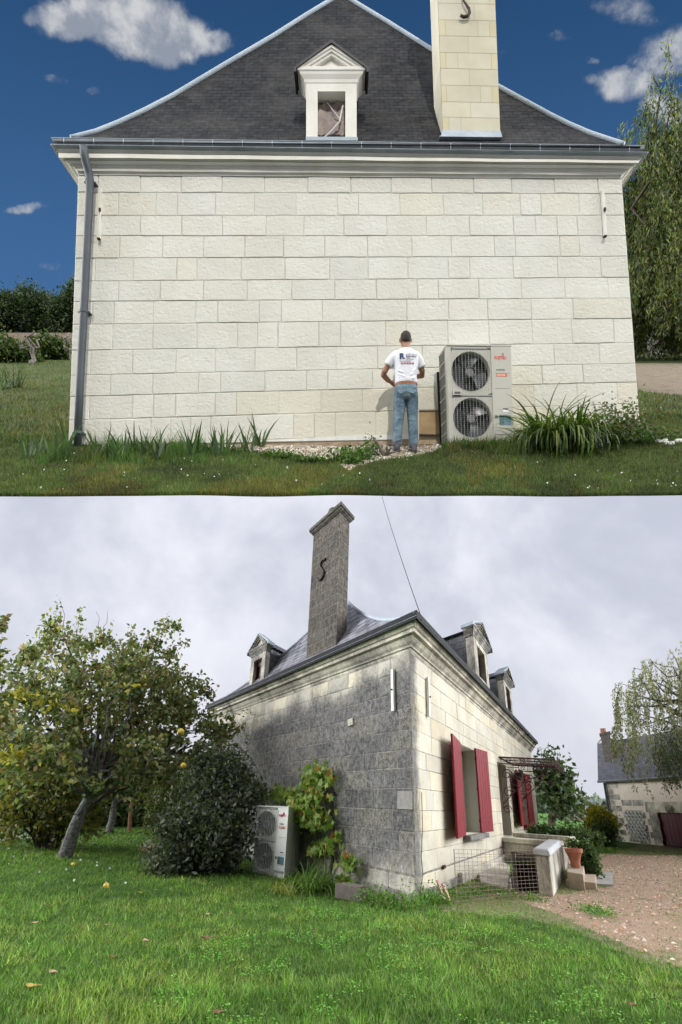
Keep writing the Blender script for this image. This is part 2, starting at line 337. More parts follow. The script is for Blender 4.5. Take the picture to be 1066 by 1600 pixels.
RENDR = simple('beige_render', (.70, .61, .50), (.62, .54, .44), 2, .95, bstr=.3, bscale=60); WPAINT = simple('white_paint', (.75, .75, .72), (.62, .62, .59), 6, .6); BOARD = simple('tan_board', (.42, .29, .15), (.30, .20, .10), 5, .8, bstr=.2)
MESHW = simple('rusty_mesh_wire', (.32, .22, .15), (.24, .22, .20), 4, .7, .2)
PLAST = simple('plastic_sheet', (.30, .235, .19), (.17, .12, .115), 6, .55, bstr=.4, bscale=6, bdist=.03)
q = newmat('window_glass'); setp(q, Base_Color=(.10, .12, .14), Roughness=.08, Specular_IOR_Level=.9); GLASS = q.m
q = newmat('canopy_glass'); setp(q, Base_Color=(.5, .53, .55), Roughness=.2, Transmission_Weight=.3, Alpha=.35); CGLASS = q.m

# ---------------------------------------------------------------- vegetation builders
def pal(cols, n, jit=.25):
    c = np.array(cols)[rng.integers(0, len(cols), n)]; return np.clip(c*(1+rng.uniform(-jit, jit, (n, 1))), 0, 1)
def leaf_quads(P, ln, wd, ori='rand', droop=0.):
    n = len(P); a = rng.normal(size=(n, 3)); a[:, 2] -= droop; a /= np.linalg.norm(a, axis=1)[:, None]
    b = rng.normal(size=(n, 3)); b -= a*(a*b).sum(1)[:, None]; b /= np.linalg.norm(b, axis=1)[:, None]
    s = rng.uniform(.7, 1.3, (n, 1)); L = a*ln*s*.5; Wd = b*wd*s*.5
    c = np.cross(a, b)*wd*.18
    return np.stack([P-L, P+Wd*1.0-L*.1+c, P+L, P-Wd*1.0-L*.1+c], 1)
def clump_points(blobs, nclump, nleaf, spread, shell=.55):
    """blobs: (centre, radii) ellipsoids; leaves gather in clumps spread through them"""
    vol = np.array([b[1][0]*b[1][1]*b[1][2] for b in blobs])**.8; vol = vol/vol.sum(); cs = []
    for b, k in zip(blobs, rng.multinomial(nclump, vol)):
        d = rng.normal(size=(k, 3)); d /= np.linalg.norm(d, axis=1)[:, None]; r = rng.uniform(shell, 1.0, (k, 1))
        cs.append(np.array(b[0])+d*r*np.array(b[1]))
    C = np.concatenate(cs); idx = rng.integers(0, len(C), nleaf); sc = rng.uniform(.5, 1.4, (len(C), 1))
    return C, C[idx]+rng.normal(size=(nleaf, 3))*spread*sc[idx]
def limb(mb, a, b, r0, r1, wig=.1, n=5, sag=0.):
    a, b = np.array(a, float), np.array(b, float); L = np.linalg.norm(b-a); p = []
    for i in range(n+1):
        t = i/n; q_ = a+(b-a)*t+rng.normal(size=3)*wig*L*math.sin(math.pi*t)*.5; q_[2] += sag*L*4*t*(1-t); p.append(q_)
    mb.tube(p, [r0+(r1-r0)*i/n for i in range(n+1)], 7); return p
def strips(name, bases, n_each, ln, wd, cols, mat, bend=.8, seg=5, parent=None, frame='B', loc=(0, 0, 0), up=(0, 0, 1), rad=.12, outw=.5):
    """arching blades (iris, day lily)"""
    Q = []; C = []
    for b in bases:
        for i in range(n_each):
            th = rng.uniform(0, 2*math.pi); d = np.array([math.cos(th), math.sin(th), 0]); s = np.array([-d[1], d[0], 0])
            tw = rng.uniform(-1, 1); s = nrm(s*math.cos(tw)+d*math.sin(tw)*.6)
            L = ln*rng.uniform(.55, 1.15); w0 = wd*rng.uniform(.7, 1.2); o0 = np.array(b)+d*rad*rng.uniform(0, 1); pr = None; be = bend*rng.uniform(.3, 1.2); c = pal(cols, 1, .3)[0]
            p = o0.copy(); ang = math.pi/2-outw*rng.uniform(0, 1)
            for k in range(seg+1):
                t = k/seg; ww = w0*(1-t**2.2)*.5+.0005; cur = (p-s*ww, p+s*ww)
                if pr: Q.append([pr[0], pr[1], cur[1], cur[0]]); C.append(c)
                pr = cur; ang -= be/seg*(1+t*1.5); p = p+(d*math.cos(ang)+np.array([0, 0, 1])*math.sin(ang))*L/seg
    return npmesh(name, np.array(Q), 4, mat, np.array(C), parent, frame, loc)
def blades(P, h, wd, col, lean=.35, up=None):
    n = len(P); th = rng.uniform(0, 2*math.pi, n); s = np.stack([np.cos(th), np.sin(th), np.zeros(n)], 1)*wd[:, None]*.5
    l = rng.normal(size=(n, 3))*lean; l[:, 2] = 1; l /= np.linalg.norm(l, axis=1)[:, None]
    return np.stack([P-s, P+s, P+l*h[:, None]], 1)
def inpoly(x, y, poly):
    r = np.zeros(len(x), bool); n = len(poly)
    for i in range(n):
        x1, y1 = poly[i][:2]; x2, y2 = poly[(i+1) % n][:2]
        if y1 == y2: continue
        c = ((y1 > y) != (y2 > y)) & (x < (x2-x1)*(y-y1)/(y2-y1)+x1); r ^= c
    return r
def vnoise(x, y, s, seed=0):
    r = np.random.default_rng(seed).random((64, 64)); X = x*s; Y = y*s; xi = np.floor(X).astype(int); yi = np.floor(Y).astype(int); fx = X-xi; fy = Y-yi
    fx = fx*fx*(3-2*fx); fy = fy*fy*(3-2*fy); g = lambda a, b: r[a % 64, b % 64]
    return (g(xi, yi)*(1-fx)+g(xi+1, yi)*fx)*(1-fy)+(g(xi, yi+1)*(1-fx)+g(xi+1, yi+1)*fx)*fy

# ---------------------------------------------------------------- block walls
def block_wall(mb, mm, P, rows, splits, openings=(), joint=.012, rise=.012, jit=.003, tone=.06, tones=None, uvf=None, slo=0.):
    """P(s, z, o) -> point. rows: z levels ascending; splits: per row list of s. joints in mm, blocks in mb"""
    uvf = uvf or (lambda s, z: (s, z))
    ss = sorted({splits[0][0], splits[0][-1], *[o[0] for o in openings], *[o[1] for o in openings]}); zs = sorted({rows[0], rows[-1], *[o[2] for o in openings], *[o[3] for o in openings]})
    def inside(s, z): return any(o[0]-1e-6 < s < o[1]+1e-6 and o[2]-1e-6 < z < o[3]+1e-6 for o in openings)
    for i in range(len(ss)-1):
        for j in range(len(zs)-1):
            if inside((ss[i]+ss[i+1])/2, (zs[j]+zs[j+1])/2): continue
            a = (ss[i], ss[i+1], zs[j], zs[j+1]); mm.face([P(a[0], a[2], 0), P(a[1], a[2], 0), P(a[1], a[3], 0), P(a[0], a[3], 0)], [uvf(a[0], a[2]), uvf(a[1], a[2]), uvf(a[1], a[3]), uvf(a[0], a[3])])
    for r in range(len(rows)-1):
        z0, z1 = rows[r], rows[r+1]
        for k in range(len(splits[r])-1):
            parts = [(splits[r][k], splits[r][k+1], z0, z1)]
            for o in openings:
                nx = []
                for (a, b, c, d) in parts:
                    if o[1] <= a or o[0] >= b or o[3] <= c or o[2] >= d: nx.append((a, b, c, d)); continue
                    if o[0] > a: nx.append((a, o[0], c, d))
                    if o[1] < b: nx.append((o[1], b, c, d))
                    aa, bb = max(a, o[0]), min(b, o[1])
                    if o[2] > c: nx.append((aa, bb, c, o[2]))
                    if o[3] < d: nx.append((aa, bb, o[3], d))
                parts = nx
            t = 1-random.random()*tone*2; tt = tones(r, k) if tones else (1, 1, 1); mb.c = (t*tt[0], t*tt[1], t*tt[2])
            for (a, b, c, d) in parts:
                j = joint*random.uniform(.3, .75)
                if b-a < .05 or d-c < .05: continue
                h = rise+random.uniform(-jit, jit); e = joint*.55+.004; a0, b0, c0, d0 = a+j, b-j, c+j*.8, d-j*.8
                # ragged outline: a few points per edge
                ns = max(2, int((b-a)/.12)); nz = 3; ring0 = []; ring1 = []
                def pts(a, b, c, d, jt):
                    o = []
                    for q in range(ns): o.append((a+(b-a)*q/ns, c))
                    for q in range(nz): o.append((b, c+(d-c)*q/nz))
                    for q in range(ns): o.append((b-(b-a)*q/ns, d))
                    for q in range(nz): o.append((a, d-(d-c)*q/nz))
                    return o
                p0 = pts(a0, b0, c0, d0, 0); p1 = pts(a0+e, b0-e, c0+e, d0-e, 0); rj = [(random.uniform(-1, 1)*jit, random.uniform(-1, 1)*jit) for _ in p0]
                p0 = [(x+r_[0], y+r_[1]) for (x, y), r_ in zip(p0, rj)]; p1 = [(x+r_[0], y+r_[1]) for (x, y), r_ in zip(p1, rj)]
                N = len(p0); V0 = [P(x, y, .0005) for x, y in p0]; V1 = [P(x, y, h) for x, y in p1]; i0 = len(mb.v)
                mb.v += [tuple(map(float, p)) for p in V0+V1]; U = [uvf(x, y) for x, y in p0]+[uvf(x, y) for x, y in p1]
                for q in range(N):
                    f_ = (q, (q+1) % N, N+(q+1) % N, N+q); mb.f.append(tuple(i0+z for z in f_)); mb.uv += [U[z] for z in f_]; mb.col += [mb.c]*4
                f_ = tuple(range(N, 2*N)); mb.f.append(tuple(i0+z for z in f_)); mb.uv += [U[z] for z in f_]; mb.col += [mb.c]*N
    mb.c = None
def mk_splits(s0, s1, n, w0, w1, half=True):
    out = []
    for r in range(n):
        s = s0; l = [s0]; s += random.uniform(w0, w1)*(.5 if r % 2 else 1)
        while s < s1-w0*.45:
            l.append(s); s += random.uniform(w0, w1)*(random.choice([1, 1, 1, 1, .5]))
        l.append(s1); out.append(l)
    return out

# ================================================================ UPPER TERRACE (sunny, restored house) -- frame 'A'
DW = 7.9
def sstep(t): t = np.clip(t, 0, 1); return t*t*(3-2*t)
def zA(x, d):
    x = np.asarray(x, float); d = np.asarray(d, float); px = CX+F*x/np.maximum(d, .1)
    z = .4725*d-1.709
    z = z+.10*sstep((px-672)/40)*sstep((d-6.3)/.8)*(d < 60)*sstep((60-d)/25)+.26*sstep((px-840)/150)*sstep((d-6.0)/1.8)*(d < 60)*sstep((60-d)/25)+2.2*sstep((d-70)/120)
    return z+.02*(vnoise(x+50, d, 1.3, 3)-.5)
def ground_mat_A():
    q = newmat('hill_ground'); o = q.obj.outputs['Object']; c = attr(q); sp = q.new('ShaderNodeSeparateColor'); q.put(sp.inputs[0], c)
    g = q.mix(q.ss(q.noise(o, 1.1, 6, .65), .35, .65), (.040, .060, .015), (.075, .090, .026)); g = q.mix(q.ss(q.noise(o, 40, 5, .7), .4, .65), g, (.030, .042, .012))
    rub = q.mix(q.ss(q.noise(o, 9, 7, .72), .42, .58), (.30, .24, .17), (.62, .58, .50)); rub = q.mix(q.ss(q.noise(o, 45, 5, .7), .5, .62), rub, (.16, .12, .08))
    gr = q.mix(q.ss(q.noise(o, 38, 6, .75), .42, .6), (.10, .08, .055), (.27, .22, .17)); gr = q.mix(q.ss(q.noise(o, 3, 4), .4, .7, 0, .6), gr, (.09, .08, .04))
    n = q.noise(o, 7, 6, .7); w_ = lambda ch: q.ss(q.math('ADD', ch, q.math('MULTIPLY', q.math('SUBTRACT', n, .5), .9)), .42, .58)
    col = q.mix(w_(sp.outputs[0]), g, rub); col = q.mix(w_(sp.outputs[1]), col, gr); col = q.mix(sp.outputs[2], col, q.mix(q.ss(q.noise(o, .3, 5, .6), .35, .65), (.11, .075, .045), (.075, .055, .035)))
    setp(q, Base_Color=col, Roughness=.95, Specular_IOR_Level=.15); bump(q, q.math('ADD', q.noise(o, 30, 6, .75), n), .8, .03); return q.m
def polyA(pts): return [(p[0], p[1]) for p in [(lambda q_: ((q_[0]-CX)*q_[2]/F, q_[2]))((x, y, 1.709/((900-522)/F-(900-y)/F))) for x, y in pts]]
RUB = polyA([(300, 689), (430, 693), (690, 684), (697, 690), (690, 703), (650, 711), (600, 718), (560, 728), (545, 738), (525, 722), (470, 714), (420, 708), (320, 699)])
GRV = polyA([(985, 580), (1300, 580), (1300, 646), (1060, 643), (995, 636)])
def mask_soft(x, d, poly, w_):
    a = np.zeros(len(x))
    for dx, dy in [(0, 0), (w_, 0), (-w_, 0), (0, w_), (0, -w_)]: a += inpoly(x+dx, d+dy, poly)
    return a/5
def build_ground_A():
    ds = [5.4]; 
    while ds[-1] < 9: ds.append(ds[-1]+.045)
    while ds[-1] < 600: ds.append(ds[-1]*1.04)
    ds = np.array(ds); sx = np.linspace(-.92, .92, 240); X, Dm = np.meshgrid(sx, ds); X = X*np.maximum(Dm, 5); Z = zA(X, Dm)
    n, m = X.shape; top = np.stack([X, Dm, Z], -1).reshape(-1, 3)
    edge = np.stack([X[0]*1.1, Dm[0]*1.10, Z[0]*1.10+.05], -1); far = np.stack([X[-1], Dm[-1], Z[-1]-40], -1)
    V = np.concatenate([top, edge, far]); idx = np.arange(n*m).reshape(n, m)
    fs = np.stack([idx[:-1, :-1], idx[:-1, 1:], idx[1:, 1:], idx[1:, :-1]], -1).reshape(-1, 4)
    e = n*m+np.arange(m); fr = n*m+m+np.arange(m); f2 = np.stack([e[:-1], e[1:], idx[0, 1:], idx[0, :-1]], -1); f3 = np.stack([fr[:-1], fr[1:], e[1:], e[:-1]], -1)
    FS = np.concatenate([fs, f2, f3]); x, d = V[:, 0], V[:, 1]
    c = np.zeros((len(V), 3)); c[:, 0] = mask_soft(x, d, RUB, .05); c[:, 1] = mask_soft(x, d, GRV, .3); c[:, 2] = np.clip((d-62)/6, 0, 1)
    me = bpy.data.meshes.new('hill_ground'); me.from_pydata(V.tolist(), [], FS.tolist()); ca = me.color_attributes.new('Col', 'FLOAT_COLOR', 'POINT')
    cc = np.ones((len(V), 4), 'f'); cc[:, :3] = c; ca.data.foreach_set('color', cc.ravel()); me.materials.append(ground_mat_A()); me.polygons.foreach_set('use_smooth', [True]*len(me.polygons))
    o = link('hill_ground', me, None, 'A', (0, 0, 0)); tag(o, kind='structure', label='sunny lawn with a pale strip of rubble along the foot of the white wall')
build_ground_A()

HA = empty('stone_house', (0, DW, 2.0), 'A', 'cleaned white limestone gable wall of house under dark slate roof and blue sky', 'house')
def xl(y): return 123-(y-262)*16/435.
def xr(y): return 970+(y-262)*29/390.
rl = [258, 301.5, 337.5, 369, 404, 440, 471.5, 507.5, 548, 587, 620, 657, 699]; rr = [258, 303.5, 337, 369, 401, 434, 466, 498, 536, 568, 597, 631, 666]
def PA(s, z, o):                          # s in 0..100 (left to right), z = row coordinate 0 (bottom) .. 12
    zz = 12-z; i = min(11, max(0, int(zz))); t = zz-i; yl = rl[i]+(rl[i+1]-rl[i])*t; yr = rr[i]+(rr[i+1]-rr[i])*t
    a = A(xl(yl), yl, DW); b = A(xr(yr), yr, DW); p = a+(b-a)*s/8.4; p[1] -= o; return p
wall = MB(); mort = MB(); wall.c = None
def bwA():
    # rows are unit high in the z coordinate; joints scaled with a helper
    rows = list(range(13)); sp = mk_splits(0, 8.4, 12, .58, .68); zsc = .35
    def P(s, z, o): return PA(s, z/zsc, o)
    tones = lambda r, k: ((1.0, .985, .95) if random.random() < .10 else (.985, .988, 1.0) if random.random() < .25 else (1, 1, 1)) if r > 1 else ((.99, .965, .90) if 40 > k >= 6 and random.random() < .7 else (1, 1, 1))
    block_wall(wall, mort, P, [r*zsc for r in rows], sp, joint=.008, rise=.009, jit=.004, tone=.035, tones=tones)
bwA()
wo_ = part('wall', mort, MORT, HA); 
sd = MB()   # side and back walls, foundation
bl, br, tl, tr = A(xl(699)+1, 699, DW), A(xr(666)-1, 666, DW), A(xl(258)+1, 258, DW), A(xr(258)-1, 258, DW)
bl = bl+[0, .02, -.15]; br = br+[0, .02, -.3]; tl = tl+[0, .02, 0]; tr = tr+[0, .02, 0]; dd = np.array([0, 7., 0]); db = np.array([0, 7., 2.9])
sd.box8([bl, br, br+db, bl+db, tl, tr, tr+dd, tl+dd])
part('side_wall', sd, TRIM, HA)
part('stone_facing', wall, STN, HA)
pl = MB()   # whitewashed foot of the wall
P0 = A(106, 697, DW-.03); pl.prism([A(300, 692, DW-.02), A(655, 686, DW-.02), A(655, 678, DW-.02), A(560, 680, DW-.02), A(430, 687, DW-.02), A(300, 690, DW-.02)], [0, .04, 0]); part('wall_foot', pl, WPAINT, HA)
pl = MB(); pl.prism([A(300, 699, DW-.035), A(695, 694, DW-.035), A(695, 686.5, DW-.035), A(430, 693, DW-.035), A(300, 696, DW-.035)], [0, .05, 0]); part('footing', pl, simple('earthy_footing', (.42, .32, .22), (.25, .18, .12), 12, .95, bstr=.6), HA)
# cornice
cq = lambda d: 7.74+(d-7.30)*.45
cor = MB(); prof = [(226, 80, 1013, 7.70), (227, 84, 1010, 7.79), (233, 88, 1005, 7.80), (239, 92, 999, 7.81), (239.3, 91.5, 999, 7.75), (246, 92, 998, 7.75), (246.4, 94, 996, 7.80), (250, 100, 991, 7.83), (251, 101, 990, 7.80), (256, 108, 984, 7.82), (256.5, 109, 983, 7.85), (262, 116, 977, 7.86), (262.4, 116, 977, 7.84), (267, 121, 972, 7.85), (267.4, 121.5, 971.5, 7.875), (273, 123, 970, 7.878)]
rowsP = []
for y, x0, x1, d in prof:
    a = A(x0, y, d); n_ = 16; r_ = [a+[0, 1.2, 0]]
    for i in range(n_+1):
        t = i/n_; yy = y+(11.5 if y < 240 else 9-.1*(y-240))*t; r_.append(A(x0+(x1-x0)*t, yy+.35*math.sin(i*2.1+y), d))
    r_.append(A(x1, y+(11.5 if y < 240 else 9-.1*(y-240)), d)+[0, 1.2, 0]); rowsP.append(r_)
cor.grid(rowsP); part('cornice', cor, TRIM, HA)
# gutter: half box with bead, joints
gut = MB(); g0, g1 = A(81, 220.5, cq(7.30)), A(1007, 233, cq(7.30)); 
gut.grid([[A(81, 215.5, cq(7.32)), A(1007, 228, cq(7.32))], [A(81, 216.5, cq(7.30)), A(1007, 229, cq(7.30))], [A(82, 221, cq(7.27)), A(1006, 233.5, cq(7.27))], [A(83, 225, cq(7.32)), A(1005, 237, cq(7.32))]])
gp = part('gutter', gut, ZINCD, HA, smooth=True)
b_ = MB(); b_.tube([A(80, 215.5, cq(7.31)), A(1007, 228, cq(7.31))], .008, 6); b_.tube([A(79, 226.3, cq(7.29)), A(1013, 238.8, cq(7.29))], .011, 6); b_.obox(A(79, 227.5, cq(7.31)), A(1013, 240, cq(7.31))-A(79, 227.5, cq(7.31)), [0, .35, 0], [0, 0, .01]); part('gutter_bead', b_, ZINC, gp)
for i in range(20):
    x = 100+i*46.5; y = 216+(x-81)*12.5/926; m_ = MB(); m_.tube([A(x, y-.5, cq(7.285)), A(x, y+5, cq(7.262)), A(x, y+9.5, cq(7.30))], .006, 5); part('gutter_bracket', m_, ZL, gp)
# roof
HIPL = [(86, 221), (111, 216), (150, 206), (185, 192), (228, 172), (270, 150), (350, 102), (425, 58), (480, 23), (525, -4), (531, -8)]
HIPR = [(1002, 229), (975, 226), (950, 218), (923, 209), (888, 194), (858, 179), (778, 135), (675, 78), (608, 36), (545, -2), (531, -8)]
def interp_y(L, y):
    for (x0, y0), (x1, y1) in zip(L, L[1:]):
        if min(y0, y1)-1e-6 <= y <= max(y0, y1)+1e-6: return x0+(x1-x0)*(y0-y)/(y0-y1) if y0 != y1 else x0
    return L[0][0] if y > L[0][1] else L[-1][0]
def roof_depths():
    out = [(229., 7.71)]; d = 7.71; y = 229.
    while y > -8:
        y2 = y-3; k = (900-y)/F; t = np.clip((229-y)/100, 0, 1); tan = math.tan(math.radians(57+11*t)); d += d*(3/F)/(tan-k); y = y2; out.append((y, d))
    return out
RD = roof_depths()
def dr(y):
    return float(np.interp(-y, [-a for a, b in RD], [b for a, b in RD]))
roof = MB(); Pn = []; Un = []
ys = np.linspace(229, -8, 60)
for y in ys:
    yl = min(y, 221); x0 = interp_y(HIPL, min(y, 221)); x1 = interp_y(HIPR, y); d = dr(y); r_ = []; u_ = []
    for j in range(25):
        x = x0+(x1-x0)*j/24; yy = y-(8*(1-j/24) if y > 221 else 0)*((y-221)/8 if y > 221 else 0); p = A(x, yy, d); r_.append(p); u_.append((p[0], (p[2]**2*1+0)**.5*1.12))
    Pn.append(r_); Un.append(u_)
roof.grid(Pn, Un); ap = A(531, -8, dr(-8)); rdg = ap+[0, 5, 0]
for L, sgn in ((HIPL, -1), (HIPR, 1)):
    c_ = [A(x, y, dr(y)) for x, y in L]; roof.grid([c_, [p+[0, 5.5, 0] if i else p+[0, 6.5, 0] for i, p in enumerate(c_)]], [[(p[0], p[2]) for p in c_], [(p[0]+6, p[2]) for p in c_]])
rf = part('roof', roof, SLA, HA)
for L in (HIPL, HIPR):
    m_ = MB(); pth = []
    for (x0, y0), (x1, y1) in zip(L[1:], L[2:]):
        for k in range(4): t = k/4; x = x0+(x1-x0)*t; y = y0+(y1-y0)*t; pth.append(A(x, y-.5, dr(y)-.02))
    m_.tube(pth, .036, 8); part('hip_flashing', m_, ZL, rf, smooth=True)
# dormer (shared builder) : local x across, y back, z up, metres
def dormer(parent, o, ex, ey, ez, W, H, stone, tr, dep, win, shut=None, slate_=SLD, roofm=ZL, name='dormer', fly=.13, label=None, flyd=None):
    flyd = fly if flyd is None else flyd; rd = flyd/fly
    f_ = lambda p: np.asarray(o)+p[0]*np.asarray(ex)+p[1]*np.asarray(ey)+p[2]*np.asarray(ez)
    e = bpy.data.objects.new(name, None); S.collection.objects.link(e); e.parent = parent
    if label: e['label'] = label
    jw = W*.225; oh = H*.865
    def bx(mb, a, b): mb.box8([(a[0], a[1], a[2]), (b[0], a[1], a[2]), (b[0], b[1], a[2]), (a[0], b[1], a[2]), (a[0], a[1], b[2]), (b[0], a[1], b[2]), (b[0], b[1], b[2]), (a[0], b[1], b[2])])
    def P_(nm, mb, mat, **kw): return part(nm, mb.map(f_), mat, e, **kw)
    m = MB(); bx(m, (-W/2, 0, -.02), (-W/2+jw, .28, H)); P_('jamb', m, stone); m = MB(); bx(m, (W/2-jw, 0, -.02), (W/2, .28, H)); P_('jamb', m, stone)
    m = MB(); bx(m, (-W/2+jw, 0, oh), (W/2-jw, .28, H)); P_('lintel', m, stone); m = MB(); bx(m, (-W/2+jw+.0, 0, -.02), (W/2-jw, .30, .012)); P_('sill', m, stone)
    m = MB(); e1 = W/2+.0; pr_ = [(0, 0), (.02, .02), (.03, .06), (.09, .12), (.10, .155), (fly, .17), (fly, .22)]
    for (a0, z0), (a1, z1) in zip(pr_, pr_[1:]):
        A0 = [(-e1-a0, -a0*rd, H+z0), (e1+a0, -a0*rd, H+z0), (e1+a0, .3, H+z0), (-e1-a0, .3, H+z0)]; A1 = [(-e1-a1, -a1*rd, H+z1), (e1+a1, -a1*rd, H+z1), (e1+a1, .3, H+z1), (-e1-a1, .3, H+z1)]
        m.ind(A0+A1, [(0, 1, 5, 4), (1, 2, 6, 5), (2, 3, 7, 6), (3, 0, 4, 7)])
    zt = H+.22; xe = e1+fly; m.ind([(-xe, -flyd, zt), (xe, -flyd, zt), (xe, .3, zt), (-xe, .3, zt)], [(0, 1, 2, 3)]); P_('entablature', m, tr)
    # pediment: tympanum, two raking mouldings
    ph = xe*.64; m = MB(); m.prism([(-xe+.09, .03, zt+.001), (xe-.09, .03, zt+.001), (0, .03, zt+ph-.09)], (0, .3, 0)); m.prism([(-.09, -.03, zt+.002), (.09, -.03, zt+.002), (0, -.03, zt+.06)], (0, .05, 0)); P_('tympanum', m, stone)
    m = MB()
    for s in (-1, 1):
        for (t0, t1, yo) in ((.0, .04, -flyd), (.04, .085, -flyd+.04*rd), (.085, .13, -flyd+.085*rd)):
            a = (s*xe, zt); 
            m.prism([(s*(xe-t0*1.6), yo, zt+.001), (s*(xe-t1*1.6), yo, zt+.001), (0, yo, zt+ph-t1), (0, yo, zt+ph-t0)], (0, .3-yo, 0))
    P_('pediment', m, tr)
    m = MB(); xo = xe+.05; slope = ph/xe
    for s in (-1, 1):
        m.prism([(0, -flyd-.02, zt+ph+.055), (s*xo, -flyd-.02, zt-.03), (s*xo, -flyd-.02, zt-.10), (s*(xo-.035), -flyd-.02, zt-.10), (s*(xo-.035), -flyd-.02, zt-.045), (0, -flyd-.02, zt+ph+.01)], (0, .32+flyd, 0))
    P_('pediment_capping', m, roofm)
    m = MB(); 
    for s in (-1, 1): m.ind([(0, .28, zt+ph*.86), (s*(W/2+.04), .28, zt-.06), (s*(W/2+.04), dep, zt-.06), (0, dep, zt+ph*.86)], [(0, 1, 2, 3)])
    m.uv = []
    for k in range(2): m.uv += [(0, .7), (.7, 0), (.7+dep, 0), (dep, .7)]
    P_('dormer_roof', m, slate_)
    m = MB()
    for s in (-1, 1): m.face([(s*(W/2-.02), .2, -.3), (s*(W/2-.02), dep, -.3), (s*(W/2-.02), dep, zt), (s*(W/2-.02), .2, zt)], [(0, 0), (dep, 0), (dep, H+.5), (0, H+.5)])
    P_('cheek', m, slate_)
    # window set back in the opening
    iw = W/2-jw; m = MB(); bx(m, (-iw, .2, 0), (-iw+.035, .25, oh)); bx(m, (iw-.035, .2, 0), (iw, .25, oh)); bx(m, (-iw+.035, .2, 0), (iw-.035, .25, .04)); bx(m, (-iw+.035, .2, oh-.14), (iw-.035, .25, oh)); bx(m, (-.015, .21, .04), (.015, .24, oh-.14))
    fr = P_('window_frame', m, BROWNW); m = MB(); bx(m, (-iw, .27, 0), (iw, .29, oh))
    part('pane', m.map(f_), win, fr) if False else P_('pane', m, win)
    return e
sA = 7.8/F
do_ = dormer(HA, A(518, 217, 7.80), (1, 0, 0), (0, 1, 0), (0, 0, 1), 79*sA, 86*sA, TRIM, TRIM, 1.3, DARKIN, slate_=SLA, roofm=BLACK, flyd=.05)
m = MB(); sh = []   # torn plastic sheeting taped in the opening
for i in range(9):
    sh.append([A(496+43.5*j/8+1.2*math.sin(i*2+j), 160+(216-160)*i/8+(4*math.sin(j*1.7) if i == 0 else 0), 7.95+.02*math.sin(i*1.3+j*2)) for j in range(9)])
m.grid(sh); part('plastic_sheet', m, PLAST, do_, smooth=True)
m = MB(); m.tube([A(536, 165, 7.91), A(531, 190, 7.89), (A(520, 203, 7.90)), A(507, 215, 7.91)], .012, 6); m.tube([A(511, 160, 7.92), A(525, 178, 7.91), A(532, 186, 7.90)], .006, 5); part('sheet_fold', m, WPAINT, do_)
m = MB(); m.obox(A(478, 219, 7.77), A(559, 219.5, 7.77)-A(478, 219, 7.77), [0, .1, 0], [0, 0, .055]); part('dormer_flashing', m, ZL, do_)
